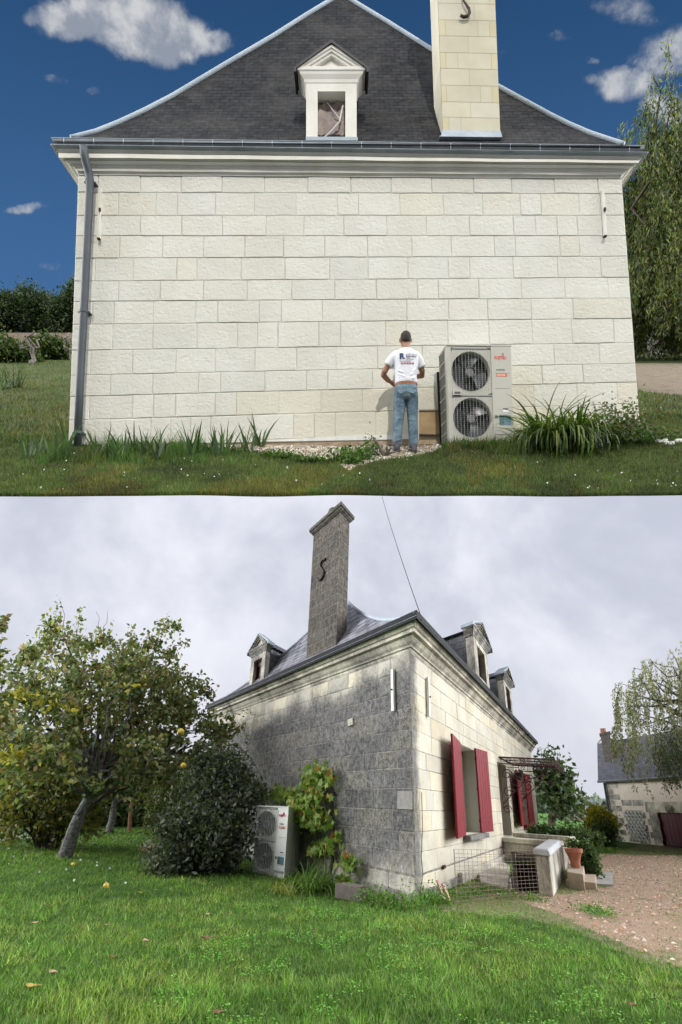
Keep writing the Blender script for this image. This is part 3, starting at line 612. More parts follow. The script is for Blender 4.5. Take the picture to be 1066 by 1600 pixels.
# chimney
CHH = 9.9
def chim_A():
    e = bpy.data.objects.new('chimney', None); S.collection.objects.link(e); e.parent = HA
    cw = MB(); cm = MB(); bl_, br_ = A(692, 208, 7.88), A(782, 210, 7.88); tl_, tr_ = A(684.3, 0, 7.88), A(774, 2, 7.88)
    H_ = tl_[2]-bl_[2]; rh = .27
    def P(s, z, o):
        t = z/H_; a = bl_+(tl_-bl_)*t; b = br_+(tr_-br_)*t; p = a+(b-a)*s; p[1] -= o; return p
    rows = [0.07]; ylv = [208-.0, 183, 159, 133, 107, 82, 56, 31, 5, -20, -46, -72, -98, -124]
    zl = [max(0, (A(0, y, 7.88)[2]-bl_[2])) for y in ylv]; wd = [[0, .115, .32, 1], [0, .5, 1], [0, .09, .68, .88, 1], [0, .5, 1], [0, .1, .31, .89, 1], [0, .5, 1], [0, .11, .68, .88, 1], [0, .62, 1], [0, .5, .9, 1], [0, .5, 1], [0, .1, .6, 1], [0, .5, 1], [0, .1, .6, 1]]
    for side in (0, 1):
        for r in range(len(zl)-1):
            for k in range(len(wd[r])-1):
                t = 1-random.random()*.08; tt = (1, .95, .80) if (wd[r][k+1]-wd[r][k]) < .15 and side == 0 else random.choice([(1, 1, 1), (.98, .97, .93), (1, .98, .94)]); cw.c = (t*tt[0], t*tt[1], t*tt[2])
                a, b, c, d = wd[r][k]+.003, wd[r][k+1]-.003, zl[r]+.003, zl[r+1]-.003
                if side == 0: cw.face([P(a, c, 0.002), P(b, c, 0.002), P(b, d, 0.002), P(a, d, 0.002)])
                elif k == 0:
                    f2 = lambda y0, z: P(0, z, 0)+[-.002, y0, 0]; ws = [0, .3, .55] if r % 2 else [0, .55]
                    for q_ in range(len(ws)-1): cw.face([f2(ws[q_]+.003, c), f2(ws[q_+1]-.003, c), f2(ws[q_+1]-.003, d), f2(ws[q_]+.003, d)])
    d_ = np.array([0, .55, 0]); zt = zl[-1]; cm.box8([P(0, -.1, 0), P(1, -.1, 0), P(1, -.1, 0)+d_, P(0, -.1, 0)+d_, P(0, zt, 0), P(1, zt, 0), P(1, zt, 0)+d_, P(0, zt, 0)+d_])
    part('flue_core', cm, simple('fine_joint', (.34, .29, .20)), e); cw.c = None; part('ashlar', cw, CHIMA, e)
    cp = MB(); cp.obox(P(0, zt, .08)-[.08, 0, 0], [1.03, 0, 0], [0, .71, 0], [0, 0, .12]); cp.obox(P(0, zt, .12)-[.12, 0, -.12], [1.11, 0, 0], [0, .79, 0], [0, 0, .08]); part('chimney_cap', cp, CHIMA, e)
    fl = MB(); fl.box8([A(689, 212.5, 7.80), A(785, 214, 7.80), A(785, 214, 7.80)+[0, .6, 0], A(688, 212.5, 7.80)+[0, .6, 0], A(691.5, 203, 7.865), A(782.5, 204.5, 7.865), A(782.5, 204.5, 7.865)+[0, .6, 0], A(691.5, 203, 7.865)+[0, .6, 0]])
    fl.obox(A(687, 213, 7.79), [.93, 0, -.012], [0, .1, 0], [0, 0, .008]); part('flashing', fl, ZINC, e)
    an = MB(); pt = [(716, -38), (722, -44), (728, -38), (726, -26), (723, -12), (724, 0), (729, 8), (733, 14), (734, 20), (731, 25), (725, 26.6), (719.5, 24)]
    an.tube([A(x, y, 7.84) for x, y in pt], [.014]*6+[.016, .022, .024, .024, .022, .018], 8); part('iron_anchor', an, IRON, e, smooth=True)
chim_A()
# downpipe
m = MB(); pth = [A(131, 230, 7.68), A(131.5, 241, 7.68), A(133, 250, 7.69), A(138.5, 268, 7.77), A(140.5, 280, 7.78), A(140.2, 300, 7.79), A(131.5, 480, 7.79), A(125, 600, 7.79), A(121, 702, 7.79)]
m.tube(pth, .058, 14); dp = part('downpipe', m, PIPE, HA, smooth=True)
for y, xx in ((284, 140.5), (487, 131.2), (676, 122)):
    m = MB(); m.tube([A(xx, y-2, 7.79), A(xx, y+2, 7.79)], .066, 12); m.obox(A(xx-9, y+1, 7.80), [.17, 0, 0], [0, .1, 0], [0, 0, .018]); part('pipe_clamp', m, PIPE, dp)
for (x0, y0, x1, y1) in ((155.5, 292, 153.5, 371), (942.5, 295, 947, 367)):
    m = MB(); m.prism([A(x1-1.8, y1, DW-.06), A(x1+1.8, y1, DW-.06), A(x0+1.8, y0, DW-.06), A(x0-1.8, y0, DW-.06)], [0, .05, 0]); tb = part('tie_bar', m, TRIM, HA)
    m = MB(); m.obox(A((x0+x1)/2-.4, (y0+y1)/2-2, DW-.085), [.03, 0, 0], [0, .02, 0], [0, 0, .05]); part('bolt', m, IRON, tb); m = MB(); m.obox(A(x1-2.4, y1+1.5, DW-.08), [.045, 0, 0], [0, .05, 0], [0, 0, .016]); part('bolt', m, IRON, tb)
m = MB(); m.prism([A(655, 682, DW-.022), A(688, 682, DW-.022), A(688, 641, DW-.022), A(655, 641, DW-.022)], [0, .03, 0]); hp = part('hatch_board', m, BOARD, HA)
m = MB(); m.obox(A(655, 679, DW-.06), [.33, 0, 0], [0, .05, 0], [0, 0, .014]); part('batten', m, DEADW, hp); m = MB(); m.obox(A(655, 642, DW-.035), [.33, 0, 0], [0, .03, 0], [0, 0, .012]); part('batten', m, DEADW, hp)

# ---- outdoor heat pump unit (used twice)
def txt(s, size, mat, fn, parent, name='lettering', ext=.0015, sx=1., bold=0, align='LEFT'):
    cu = bpy.data.curves.new('t', 'FONT'); cu.body = s; cu.size = size; cu.extrude = ext; cu.offset = bold; cu.align_x = align; cu.resolution_u = 3
    ob = bpy.data.objects.new('t', cu); S.collection.objects.link(ob); bpy.context.view_layer.update()
    me = bpy.data.meshes.new_from_object(ob.evaluated_get(bpy.context.evaluated_depsgraph_get())); bpy.data.objects.remove(ob)
    m = MB(); m.ind([(v.co.x*sx, v.co.y, v.co.z) for v in me.vertices], [tuple(p.vertices) for p in me.polygons]); bpy.data.meshes.remove(me)
    m.map(fn); return part(name, m, mat, parent)
def heat_pump(base, frame, o, ex, ey, ez, label, case, big=True, gl=.0028):
    """x right along the front, y back, z up (metres); unit .94 x .36 x 1.43"""
    e = empty('heat_pump_unit', base, frame, label, 'heat pump'); Wd, Dp, H = .94, .36, 1.43
    f_ = lambda p: np.asarray(o)+p[0]*np.asarray(ex)+p[1]*np.asarray(ey)+p[2]*np.asarray(ez)
    def P_(nm, mb, mat, par=e, **kw): return part(nm, mb.map(f_), mat, par, **kw)
    def bx(mb, a, b): mb.box8([(a[0], a[1], a[2]), (b[0], a[1], a[2]), (b[0], b[1], a[2]), (a[0], b[1], a[2]), (a[0], a[1], b[2]), (b[0], a[1], b[2]), (b[0], b[1], b[2]), (a[0], b[1], b[2])])
    fx, fz, fr = .335, (.38, 1.045), .285; m = MB(); x0, x1 = .06, .64
    # front fan panel with two round openings, built as rings around each hole
    for cz, z0, z1 in ((fz[0], .03, .70), (fz[1], .715, 1.385)):
        N = 40; ring = []; out = []
        for k in range(N):
            t = 2*math.pi*k/N; c, s_ = math.cos(t), math.sin(t); ring.append((fx+fr*c, 0, cz+fr*s_)); tx = (x1-fx)/c if c > 1e-6 else (x0-fx)/c if c < -1e-6 else 9; tz = (z1-cz)/s_ if s_ > 1e-6 else (z0-cz)/s_ if s_ < -1e-6 else 9; tt = min(abs(tx), abs(tz)); out.append((fx+tt*c, 0, cz+tt*s_))
        inn = [(a, .09, b) for a, _, b in ring]; m.ind(ring+out+inn, [(k, (k+1) % N, N+(k+1) % N, N+k) for k in range(N)]+[(k, 2*N+k, 2*N+(k+1) % N, (k+1) % N) for k in range(N)])
        for a, b in (((x0, z1), (x0, z0)), ((x1, z0), (x1, z1))): pass
    bx(m, (0, .0, .0), (x0, .10, H-.02)); bx(m, (x0, 0, 0), (x1, .09, .03)); bx(m, (x0, 0, .70), (x1, .08, .715)); bx(m, (x0, 0, 1.385), (x1, .09, H-.02)); 
    bx(m, (x1, -.008, .12), (Wd, .10, H-.02)); bx(m, (x1, -.004, 0.), (Wd, .10, .12)); bx(m, (Wd-.02, .1, 0), (Wd, Dp, H-.02)); bx(m, (0, Dp-.02, 0), (Wd-.02, Dp, H-.02)); bx(m, (Wd, .15, .02), (Wd+.006, .2, H-.05))
    bx(m, (-.006, -.012, H-.02), (Wd+.008, Dp+.006, H)); bx(m, (0, .1, 0), (Wd, Dp-.02, .03)); P_('casing', m, case, bevel=.004)
    m = MB(); bx(m, (.03, .12, .04), (Wd-.05, .14, 1.38)); P_('inner_panel', m, BLACK)
    m = MB(); bx(m, (.006, .10, .03), (.012, Dp-.02, H-.03)); P_('heat_exchanger', m, FIN)
    m = MB()
    for k in range(9):
        z = .03+k*(H-.06)/8; bx(m, (-.008, .10, z-.008), (.004, Dp, z+.008))
    for k in range(5):
        y = .10+k*(Dp-.12)/4; bx(m, (-.006, y, .02), (.004, y+.012, H-.03))
    P_('side_grille', m, case)
    for cz in fz:
        m = MB()
        for k in range(3):
            a0 = k*2.094+.4+cz; pts = []
            for r_ in np.linspace(.06, .27, 6): pts.append([(fx+r_*math.cos(a0+w_*(.55+.9*r_)), .06+.035*w_+.01, cz+r_*math.sin(a0+w_*(.55+.9*r_))) for w_ in (-.6, -.2, .2, .6, 1.)])
            m.grid(pts)
        fan = P_('fan', m, FAN, smooth=True)
        m = MB(); m.tube([(fx, .03, cz), (fx, .1, cz)], .055, 16); P_('fan_hub', m, HUB, fan, bevel=.005)
        m = MB()
        for r_ in (.07, .285): m.tube([(fx+r_*math.cos(t), -.012, cz+r_*math.sin(t)) for t in np.linspace(0, 2*math.pi, 40)], gl*.7, 4, cap=False)
        for k in range(13):
            x = x0+.01+k*.0475; m.tube([(x, -.014, cz-.325), (x, -.014, cz+.325)], gl*.62 if k % 2 else gl*.5, 4)
        for k in range(23):
            z = cz-.32+k*.029; m.tube([(x0, -.011, z), (x1-.005, -.011, z)], gl*.22, 3)
        P_('fan_grille', m, GRILL if gl < .005 else case, fan)
    m = MB(); bx(m, (x0+.0, -.03, .70), (x0+.125, -.01, .765)); P_('handle', m, case); m = MB(); bx(m, (x0+.02, -.033, .715), (x0+.105, -.029, .745)); P_('handle_slot', m, DARKP)
    for a_, b_ in (((x0, -.004, 1.36), (x1, 0.003, 1.375)), ((x0, -.004, .685), (x1, .003, .697)), ((x1+.02, -.0095, .135), (Wd-.01, -.0075, .142)), ((x1+.05, -.0095, .80), (Wd-.03, -.0078, .803)), ((x1+.05, -.0095, 1.02), (Wd-.03, -.0078, 1.023))): m = MB(); bx(m, a_, b_); P_('panel_seam', m, DARKP)
    m = MB(); bx(m, (.73, -.0105, .275), (.80, -.008, .42)); P_('warning_label', m, TEALD); m = MB(); bx(m, (.80, -.0107, .275), (.90, -.008, .42)); P_('warning_label', m, TEAL)
    m = MB(); bx(m, (.665, -.0105, .37), (.71, -.008, .415)); P_('small_label', m, TEALD); m = MB(); bx(m, (.79, -.0105, .495), (.87, -.008, .515)); P_('small_label', m, DARKP); m = MB(); bx(m, (.79, -.0105, .465), (.87, -.008, .495)); P_('small_label', m, WHITE)
    m = MB(); bx(m, (.71, -.0105, .975), (.87, -.008, 1.015)); ol = P_('orange_label', m, ORNG)
    fx_ = lambda p: f_((p[0]+.69, -.009-p[2], p[1]+1.225)); txt('FUJITSU', .062, LRED, fx_, e, sx=.82, bold=.0012); 
    txt('INVERTER', .03, DARKP, lambda p: f_((p[0]+.71, -.009-p[2], p[1]+1.06)), e, sx=.95); txt('AIRSTAGE', .03, WHITE, lambda p: f_((p[0]+.718, -.0108-p[2], p[1]+.984)), e, sx=.88)
    m = MB(); m.tube([(.815+.012*math.cos(t), -.0095, 1.285+.012*math.sin(t)*1.3) for t in np.linspace(0, 6.28, 14)], .0025, 4); m.tube([(.805, -.0095, 1.30), (.815, -.0095, 1.315), (.828, -.0095, 1.30)], .003, 4); P_('emblem', m, LRED)
    for xf in (.05, .72): m = MB(); bx(m, (xf, .05, -.06), (xf+.15, Dp-.03, 0)); P_('foot', m, BLACK)
    return e
dac = 7.34; oA = A(703.5, 694.5, dac); rot = math.radians(6.5); rl_ = math.radians(-2.6)
exA = np.array([math.cos(rot)*math.cos(rl_), math.sin(rot), math.sin(rl_)*-1*-1]); exA = np.array([math.cos(rot), math.sin(rot), .035]); exA = nrm(exA); ezA = nrm(np.array([-.047, 0, 1])-exA*(exA@np.array([-.047, 0, 1]))); eyA = np.cross(ezA, exA)
ks = 1.0
heat_pump(oA, 'A', oA, exA*1.022, eyA, ezA*1.005, 'cream two-fan heat pump in full sun against the clean white wall', CASE)
m = MB(); m.obox(oA-[.06, -.40, .02], [.035, 0, 0], [0, .03, 0], [-.055, 0, 1.22]); solo('cover_strip', m, BLACK, oA-[.06, -.40, .02], 'A', 'dark upright strip on the wall beside the sunny heat pump', 'strip')

# ---- the workman, seen from behind
def person_A():
    b0 = np.array([(634-CX)*7.5/F, 7.47, 0.]); b0[2] = float(zA(b0[0], 7.47)); sc = (900-517)*7.47/F-b0[2]; sc /= 1.77
    e = empty('person', b0, 'A', 'man in white printed t-shirt and faded jeans, back turned, at the white wall', 'person')
    SK = simple('skin', (.33, .165, .105), (.27, .13, .08), 9, .55); HR = simple('dark_short_hair', (.015, .012, .010), (.05, .036, .028), 80, .85, bstr=.6, bscale=120); SH = simple('white_cotton', (.74, .74, .78), (.68, .68, .73), 6, .9, bstr=.8, bscale=7, bdist=.05)
    qj = newmat('faded_denim'); oj = qj.obj.outputs['Object']; cj = qj.mix(qj.ss(qj.noise(oj, 6, 5, .6), .35, .7), (.065, .115, .16), (.19, .27, .32)); cj = qj.mix(qj.ss(qj.noise(oj, 80, 3), .4, .7, 0, .35), cj, (.05, .08, .12)); setp(qj, Base_Color=cj, Roughness=.9); bump(qj, qj.noise(qj.vm('MULTIPLY', oj, (6, 6, 13)), 1.5, 4, .6, 1.6), 1., .09)
    f_ = lambda p: b0+np.asarray(p)*sc
    lv = lambda c, r: ((c[0], c[1], c[2]), r, r)
    # body: one surface (torso, neck, head, arms, hands, legs)
    m = MB()
    m.loft([((0, 0, .86), .13, .09), ((0, 0, 1.0), .14, .09), ((0, .0, 1.15), .14, .10), ((0, 0, 1.32), .155, .10), ((0, .0, 1.43), .15, .085), ((0, .0, 1.475), .085, .07), ((0, .01, 1.50), .062, .062), ((0, .02, 1.55), .056, .06), ((0, .03, 1.59), .058, .065)])
    m.loft([((.002, .045, 1.545), .035, .045), ((0, .045, 1.57), .058, .075), ((0, .04, 1.61), .070, .088), ((0, .035, 1.655), .076, .094), ((0, .03, 1.70), .076, .094), ((0, .03, 1.74), .062, .078), ((0, .03, 1.765), .03, .04)], pw=2.05)
    for s in (-1, 1): m.tube([(s*.074, .04, 1.615), (s*.084, .035, 1.64), (s*.084, .03, 1.665), (s*.076, .035, 1.68)], [.012, .016, .016, .01], 8)
    m.tube([(0, .12, 1.66), (0, .145, 1.635), (0, .128, 1.62)], [.010, .015, .010], 7)              # nose
    m.tube([(-.025, .128, 1.59), (0, .134, 1.592), (.025, .128, 1.59)], [.006, .009, .006], 6)       # mouth
    armL = [(-.165, 0, 1.43), (-.23, .02, 1.33), (-.315, .03, 1.175), (-.325, .06, 1.145), (-.25, .17, 1.115), (-.185, .26, 1.11)]
    armR = [(.165, 0, 1.43), (.20, .02, 1.33), (.245, .05, 1.20), (.25, .09, 1.15), (.20, .20, 1.18), (.13, .30, 1.21)]
    for a in (armL, armR):
        m.tube(a, [.040, .046, .044, .044, .038, .026], 12)
        wv = np.array(a[-1]); dv = nrm(wv-np.array(a[-2])); m.tube([wv-dv*.01, wv+dv*.04, wv+dv*.085], [.026, .036, .032], 10)
        sv = nrm(np.cross(dv, [0, 0, 1])); up = np.cross(sv, dv)
        for k in range(4):
            o = wv+dv*.08+up*(.027-.018*k); L = [.075, .085, .08, .062][k]; m.tube([o, o+dv*L*.45, o+dv*L*.8+sv*(.012 if a is armL else .012), o+dv*L+sv*.025], [.0105, .010, .009, .008], 8)
        o = wv+dv*.035+up*.03; m.tube([o, o+up*.035+dv*.02, o+up*.045+dv*.05], [.013, .011, .009], 8)
    legs = (((-.085, .0, .90), (-.092, .0, .72), (-.105, .015, .50), (-.125, .0, .30), (-.13, -.005, .07)), ((.085, 0, .90), (.09, 0, .72), (.10, .015, .50), (.105, 0, .30), (.11, -.01, .05)))
    for l in legs: m.tube(l, [.082, .078, .055, .052, .038], 12)
    body = part('body', m.map(f_), SK, e, remesh=.0075)
    # shirt
    m = MB()
    m.loft([((.005, 0, .985), .168, .118), ((.003, 0, 1.02), .164, .120), ((0, 0, 1.10), .158, .118), ((0, 0, 1.22), .172, .118), ((0, 0, 1.33), .188, .118), ((0, 0, 1.40), .190, .108), ((0, .0, 1.45), .165, .09), ((0, .01, 1.485), .115, .078), ((0, .015, 1.508), .075, .072)], n=28, pw=2.35)
    m.tube([(-.12, 0, 1.425), (-.19, .008, 1.37), (-.262, .02, 1.265)], [.072, .075, .072], 14); m.tube([(.12, 0, 1.425), (.18, .01, 1.36), (.235, .035, 1.245)], [.072, .074, .070], 14)
    for (x0, z0, x1, z1, r_) in ((-.13, 1.10, .04, 1.045, .012), (-.12, 1.06, .12, 1.02, .010), (.13, 1.13, .02, 1.07, .011), (-.14, 1.16, -.02, 1.11, .009), (.15, 1.06, .05, 1.03, .012), (.155, 1.22, .09, 1.12, .010)):
        m.tube([(x0, -.100, z0), ((x0+x1)/2, -.115, (z0+z1)/2-.008), (x1, -.113, z1)], [.004, r_, .004], 6)
    shirt = part('t_shirt', m.map(f_), SH, e, remesh=.0085)
    m = MB(); m.loft([((.004, 0, .955), .163, .117), ((.004, 0, 1.0), .164, .118)], n=28, pw=2.35); part('belt', m.map(f_), simple('tan_leather', (.30, .11, .035), (.22, .08, .03), 20, .5), e)
    m = MB(); m.loft([((.002, 0, .975), .158, .113), ((0, -.005, .90), .168, .125), ((0, -.01, .84), .172, .128), ((0, -.005, .78), .168, .115), ((0, 0, .74), .150, .09)], n=24, pw=2.3)
    m.tube([(-.085, 0, .84), (-.093, 0, .72), (-.105, .012, .50), (-.125, .0, .30), (-.13, -.003, .09)], [.094, .092, .078, .074, .066], 14); m.tube([(.085, 0, .84), (.09, 0, .72), (.10, .012, .50), (.107, 0, .30), (.112, -.005, .07)], [.094, .092, .078, .073, .066], 14)
    for (c, z, r_) in ((-.12, .16, .070), (-.125, .22, .074), (.115, .13, .070), (.11, .20, .074), (.10, .45, .081), (-.107, .47, .081), (-.095, .55, .083)): m.tube([(c-.055, -.045, z+.01), (c, -.066, z-.010), (c+.055, -.045, z+.012)], [.008, .016, .008], 6)
    jn = part('jeans', m.map(f_), qj.m, e, remesh=.0085)
    for s in (-1, 1):
        m = MB(); x = s*.085; P4 = [(x-.055, -.132, .905), (x+.055, -.130, .905), (x+.05, -.136, .82), (x, -.137, .80), (x-.05, -.136, .82)]; m.prism(P4, (0, .012, 0)); part('back_pocket', m.map(f_), qj.m, e, bevel=.002)
    for cx_, z in ((-.132, .025), (.113, .0)):
        m = MB(); m.loft([((cx_, .02, z-.035), .045, .13), ((cx_, .02, z-.005), .050, .135), ((cx_, .0, z+.03), .048, .11), ((cx_, -.03, z+.075), .042, .065), ((cx_, -.04, z+.10), .04, .045)], n=18); part('shoe', m.map(f_), simple('dark_shoe', (.02, .022, .03), (.05, .05, .06), 20, .6), e, smooth=True)
    m = MB(); m.loft([((0, .002, 1.60), .050, .052), ((0, .008, 1.62), .068, .070), ((0, .014, 1.65), .0775, .082), ((0, .018, 1.69), .0785, .088), ((0, .022, 1.735), .068, .080), ((0, .026, 1.765), .042, .052), ((0, .028, 1.774), .02, .03)], pw=2.1); part('hair', m.map(f_), HR, e, smooth=True)
    # print on the back
    def onb(x0, z0):
        def g(p):
            x = x0+p[0]; z = z0+p[1]; rx, ry = np.interp(z, [1.1, 1.22, 1.33, 1.40, 1.45], [.158, .172, .188, .19, .165]), np.interp(z, [1.1, 1.22, 1.33, 1.40, 1.45], [.118, .118, .118, .108, .09])
            y = -ry*max(0, (1-abs(x/rx)**2.35))**(1/2.35); return f_((x, y-.004-p[2], z))
        return g
    NV = simple('navy_print', (.02, .04, .12), rough=.7); GY = simple('grey_print', (.17, .18, .24), rough=.7); RP = simple('dark_red_print', (.38, .09, .12), rough=.7)
    txt('R', .115, NV, onb(-.108, 1.315), shirt, 'print', bold=.006); txt("L'ART DE LA", .030, GY, onb(-.015, 1.372), shirt, 'print', sx=1.02); txt('Renovation', .036, GY, onb(-.015, 1.342), shirt, 'print', sx=.95, bold=.001); txt('facades', .020, GY, onb(-.015, 1.322), shirt, 'print')
    txt('- pierre de taille -', .019, GY, onb(-.015, 1.302), shirt, 'print', sx=.9); txt("l'art de la renovation", .018, GY, onb(-.105, 1.275), shirt, 'print', sx=1.1); txt('06 50 48 86 58', .034, RP, onb(-.088, 1.238), shirt, 'print', sx=.92, bold=.001)
person_A()

# ---- terrace planting and bits
def GA(px, py):                           # point of the terrace ground at a pixel
    d = np.concatenate([np.linspace(5.3, 12, 400), np.geomspace(12, 400, 400)]); x = (px-CX)*d/F; g = zA(x, d)-(PP-py)/F*d
    i = np.where(g > 0)[0]; i = i[0] if len(i) else len(d)-1; x = x[i]; return np.array([x, d[i], float(zA(x, d[i]))])
IR = [(.055, .095, .035), (.07, .12, .045), (.045, .08, .04)]
lilyA = strips('day_lily_clump', [GA(x, y)+[0, .0, 0] for x, y in [(846, 700), (858, 704), (870, 703), (885, 700), (862, 696), (845, 695), (878, 694), (898, 699), (905, 697)]], 80, .92, .034, [(.05, .09, .018), (.08, .13, .028), (.035, .065, .014), (.12, .16, .04)], LEAF, 2.3, 8, None, 'A', GA(865, 700), rad=.12, outw=.7)
tag(lilyA, 'large arching clump of strappy green leaves right of the sunlit heat pump', 'plant')
def iris_at(pts, n, ln, label, cols=IR, wd=.032, bend=.35, group=None, rad=.08):
    o = strips('iris_clump', [GA(x, y) for x, y in pts], n, ln, wd, cols, LEAF, bend, 4, None, 'A', GA(*pts[0]), rad=rad, outw=.5); return tag(o, label, 'plant', group)
iris_at([(404, 698), (409, 699)], 7, .46, 'tall iris fan with purple-grey tips, rightmost of the row by the white wall')
iris_at([(383, 703), (390, 706)], 7, .38, 'small leaning iris fan just left of the tallest one')
iris_at([(330, 709), (340, 708), (352, 707), (345, 713)], 9, .42, 'spreading iris clump below the middle of the white wall foot')
iris_at([(295, 705), (306, 710), (300, 714)], 9, .44, 'upright iris clump between the long grass and the spreading irises')
iris_at([(240, 712), (255, 714), (225, 714), (210, 712), (195, 713), (248, 720)], 10, .44, 'broad iris row in long grass right of the downpipe')
iris_at([(165, 717), (178, 719), (153, 714), (188, 722)], 9, .42, 'iris clump just right of the downpipe foot')
iris_at([(60, 712), (80, 716), (95, 710), (45, 718), (105, 700)], 9, .48, 'iris clump in the lawn left of the downpipe')
iris_at([(12, 608), (22, 607), (4, 610), (30, 606)], 14, 1.0, 'feathery green tuft on the upper lawn at the left edge', [(.04, .07, .02), (.06, .10, .03)], .03)
def tuft(name, pts, n, r, hgt, cols, label, cat, lsz=.05, frame='A', group=None):
    C = np.array([GA(x, y) for x, y in pts]); i = rng.integers(0, len(C), n); P = C[i]+rng.normal(size=(n, 3))*[r, r*.7, 0]; P[:, 2] = C[i][:, 2]+np.abs(rng.normal(size=n))*hgt*.5
    o = npmesh(name, leaf_quads(P, lsz, lsz*.55), 4, LEAF, pal(cols, n), None, frame, C[0]); return tag(o, label, cat, group)
GR2 = [(.06, .12, .02), (.09, .17, .03), (.04, .08, .02)]
tuft('weed_clump', [(530, 722), (545, 722), (560, 719), (550, 726)], 900, .09, .16, GR2, 'bright green leafy weeds growing in the pale rubble', 'weed')
tuft('weed_clump', [(425, 714), (440, 716), (455, 717), (480, 722), (495, 722)], 900, .10, .08, GR2, 'low green weeds along the left edge of the rubble strip', 'weed')
tuft('weed_clump', [(578, 708), (582, 712), (572, 718)], 380, .06, .20, GR2, 'thin green sprig in front of the broken stump', 'weed')
strips('tall_grass', [GA(x, y) for x, y in [(712, 698), (725, 700), (740, 699), (755, 700), (770, 701), (785, 700), (800, 700), (706, 702), (748, 703), (778, 704)]], 50, .15, .012, [(.05, .10, .02), (.08, .14, .03), (.04, .07, .015)], LEAF, .6, 3, None, 'A', GA(750, 700), rad=.13, outw=.6)['label'] = 'uncut grass growing along the foot of the sunlit heat pump'
bpy.data.objects['tall_grass']['kind'] = 'stuff'
tuft('low_shrub', [(945, 688), (960, 690), (975, 688), (990, 684), (935, 686)], 1900, .16, .42, [(.05, .085, .025), (.09, .06, .03), (.07, .11, .03)], 'low loose shrub with reddish leaves at the right corner of the white wall', 'shrub', .055)
tuft('ground_ivy', [(960, 694), (990, 694), (1010, 688), (925, 696)], 1600, .2, .12, [(.03, .06, .015), (.05, .09, .02)], 'dark green ground cover below the reddish shrub', 'weed', .05)
# long unmown grass along the wall foot and lawn blades
def lawn_A():
    n = 150000; d = 5.4+(rng.random(n)**1.5)*3.0; x = rng.uniform(-.85, .85, n)*d; k = ~inpoly(x, d, RUB) | (rng.random(n) < .05); x, d = x[k], d[k]; k = (d < 7.85) | (x/d > .59) | (x/d < -.53); x, d = x[k], d[k]
    n2 = 60000; d2 = 8.3+rng.random(n2)**1.3*26; x2 = np.where(rng.random(n2) < .6, rng.uniform(-1.1, -.5, n2), rng.uniform(.55, 1.1, n2))*d2; k = ~inpoly(x2, d2, GRV) & ~((x2 > 0) & (d2 > 12)); x2, d2 = x2[k], d2[k]
    x = np.concatenate([x, x2]); d = np.concatenate([d, d2]); P = np.stack([x, d, zA(x, d)], 1); px = CX+F*x/d
    pat = vnoise(x+30, d, 2.2, 5)*.6+vnoise(x+30, d, 7, 6)*.4; h = (.022+.03*rng.random(len(x)))*(1+.8*pat)*np.where(d > 8, 1.6, 1.)
    pt2 = vnoise(x+11, d, 5., 31)*.6+vnoise(x+11, d, 13., 32)*.4; longg = (px > 60) & (px < 385) & (d > 6.7) & (d < 7.85) & (pt2 > .42); h = np.where(longg, h*(1+12*(pt2-.38)*rng.random(len(h))), h)
    edge = (px > 690) & (px < 830) & (d > 6.85) & (d < 7.35) & (pat > .3); h = np.where(edge, h*3.0, h)
    col = pal([(.045, .095, .012), (.075, .125, .02), (.04, .07, .010), (.12, .14, .04), (.08, .09, .025)], len(x), .35)*(.35+1.25*pat[:, None]); br_ = (vnoise(x+70, d, 1.1, 8)*.6+vnoise(x+70, d, 4., 9)*.4) > .56; col[br_] = col[br_]*[1.3, .95, .85]; col[longg] = col[longg]*[.8, 1.15, .8]
    o = npmesh('lawn_grass', blades(P, h, np.where(d > 8, .018, .009), col), 3, GRASS, col, None, 'A', (0, 0, 0)); tag(o, 'mown grass of the sunny lawn before the white wall', kind='stuff')
lawn_A()
def pebbles(name, polys, n, s0, s1, cols, zf, frame, label):
    m = MB(); V = []; C = []
    xs = [p[0] for q_ in polys for p in q_]; ys_ = [p[1] for q_ in polys for p in q_]; x = rng.uniform(min(xs), max(xs), n*3); y = rng.uniform(min(ys_), max(ys_), n*3); k = np.zeros(n*3, bool)
    for q_ in polys: k |= inpoly(x, y, q_)
    x, y = x[k][:n], y[k][:n]; n = len(x); P = np.stack([x, y, zf(x, y)], 1); s = s0+(s1-s0)*rng.random(n)**3; c = pal(cols, n, .3)
    base = np.array([[1, 0, 0], [0, 1, 0], [-1, 0, 0], [0, -1, 0], [0, 0, .8]]); T = []
    J = base[None]*s[:, None, None]*rng.uniform(.5, 1.3, (n, 5, 1)); th = rng.uniform(0, 6.28, n); ct, st = np.cos(th), np.sin(th)
    X = J[..., 0]*ct[:, None]-J[..., 1]*st[:, None]; Y = J[..., 0]*st[:, None]+J[..., 1]*ct[:, None]; J = np.stack([X, Y, J[..., 2]], -1)+P[:, None]
    V = np.concatenate([J[:, [i, (i+1) % 4, 4]] for i in range(4)]); C = np.concatenate([c]*4)
    q = newmat(name+'_m'); setp(q, Base_Color=attr(q), Roughness=.9)
    o = npmesh(name, V, 3, q.m, C, None, frame, (0, 0, 0)); return tag(o, label, kind='stuff')
pebbles('rubble', [RUB], 3600, .005, .035, [(.55, .51, .44), (.42, .36, .29), (.26, .19, .13), (.34, .27, .2), (.62, .59, .53)], lambda x, y: zA(x, y), 'A', 'pale stone chips along the foot of the white wall')
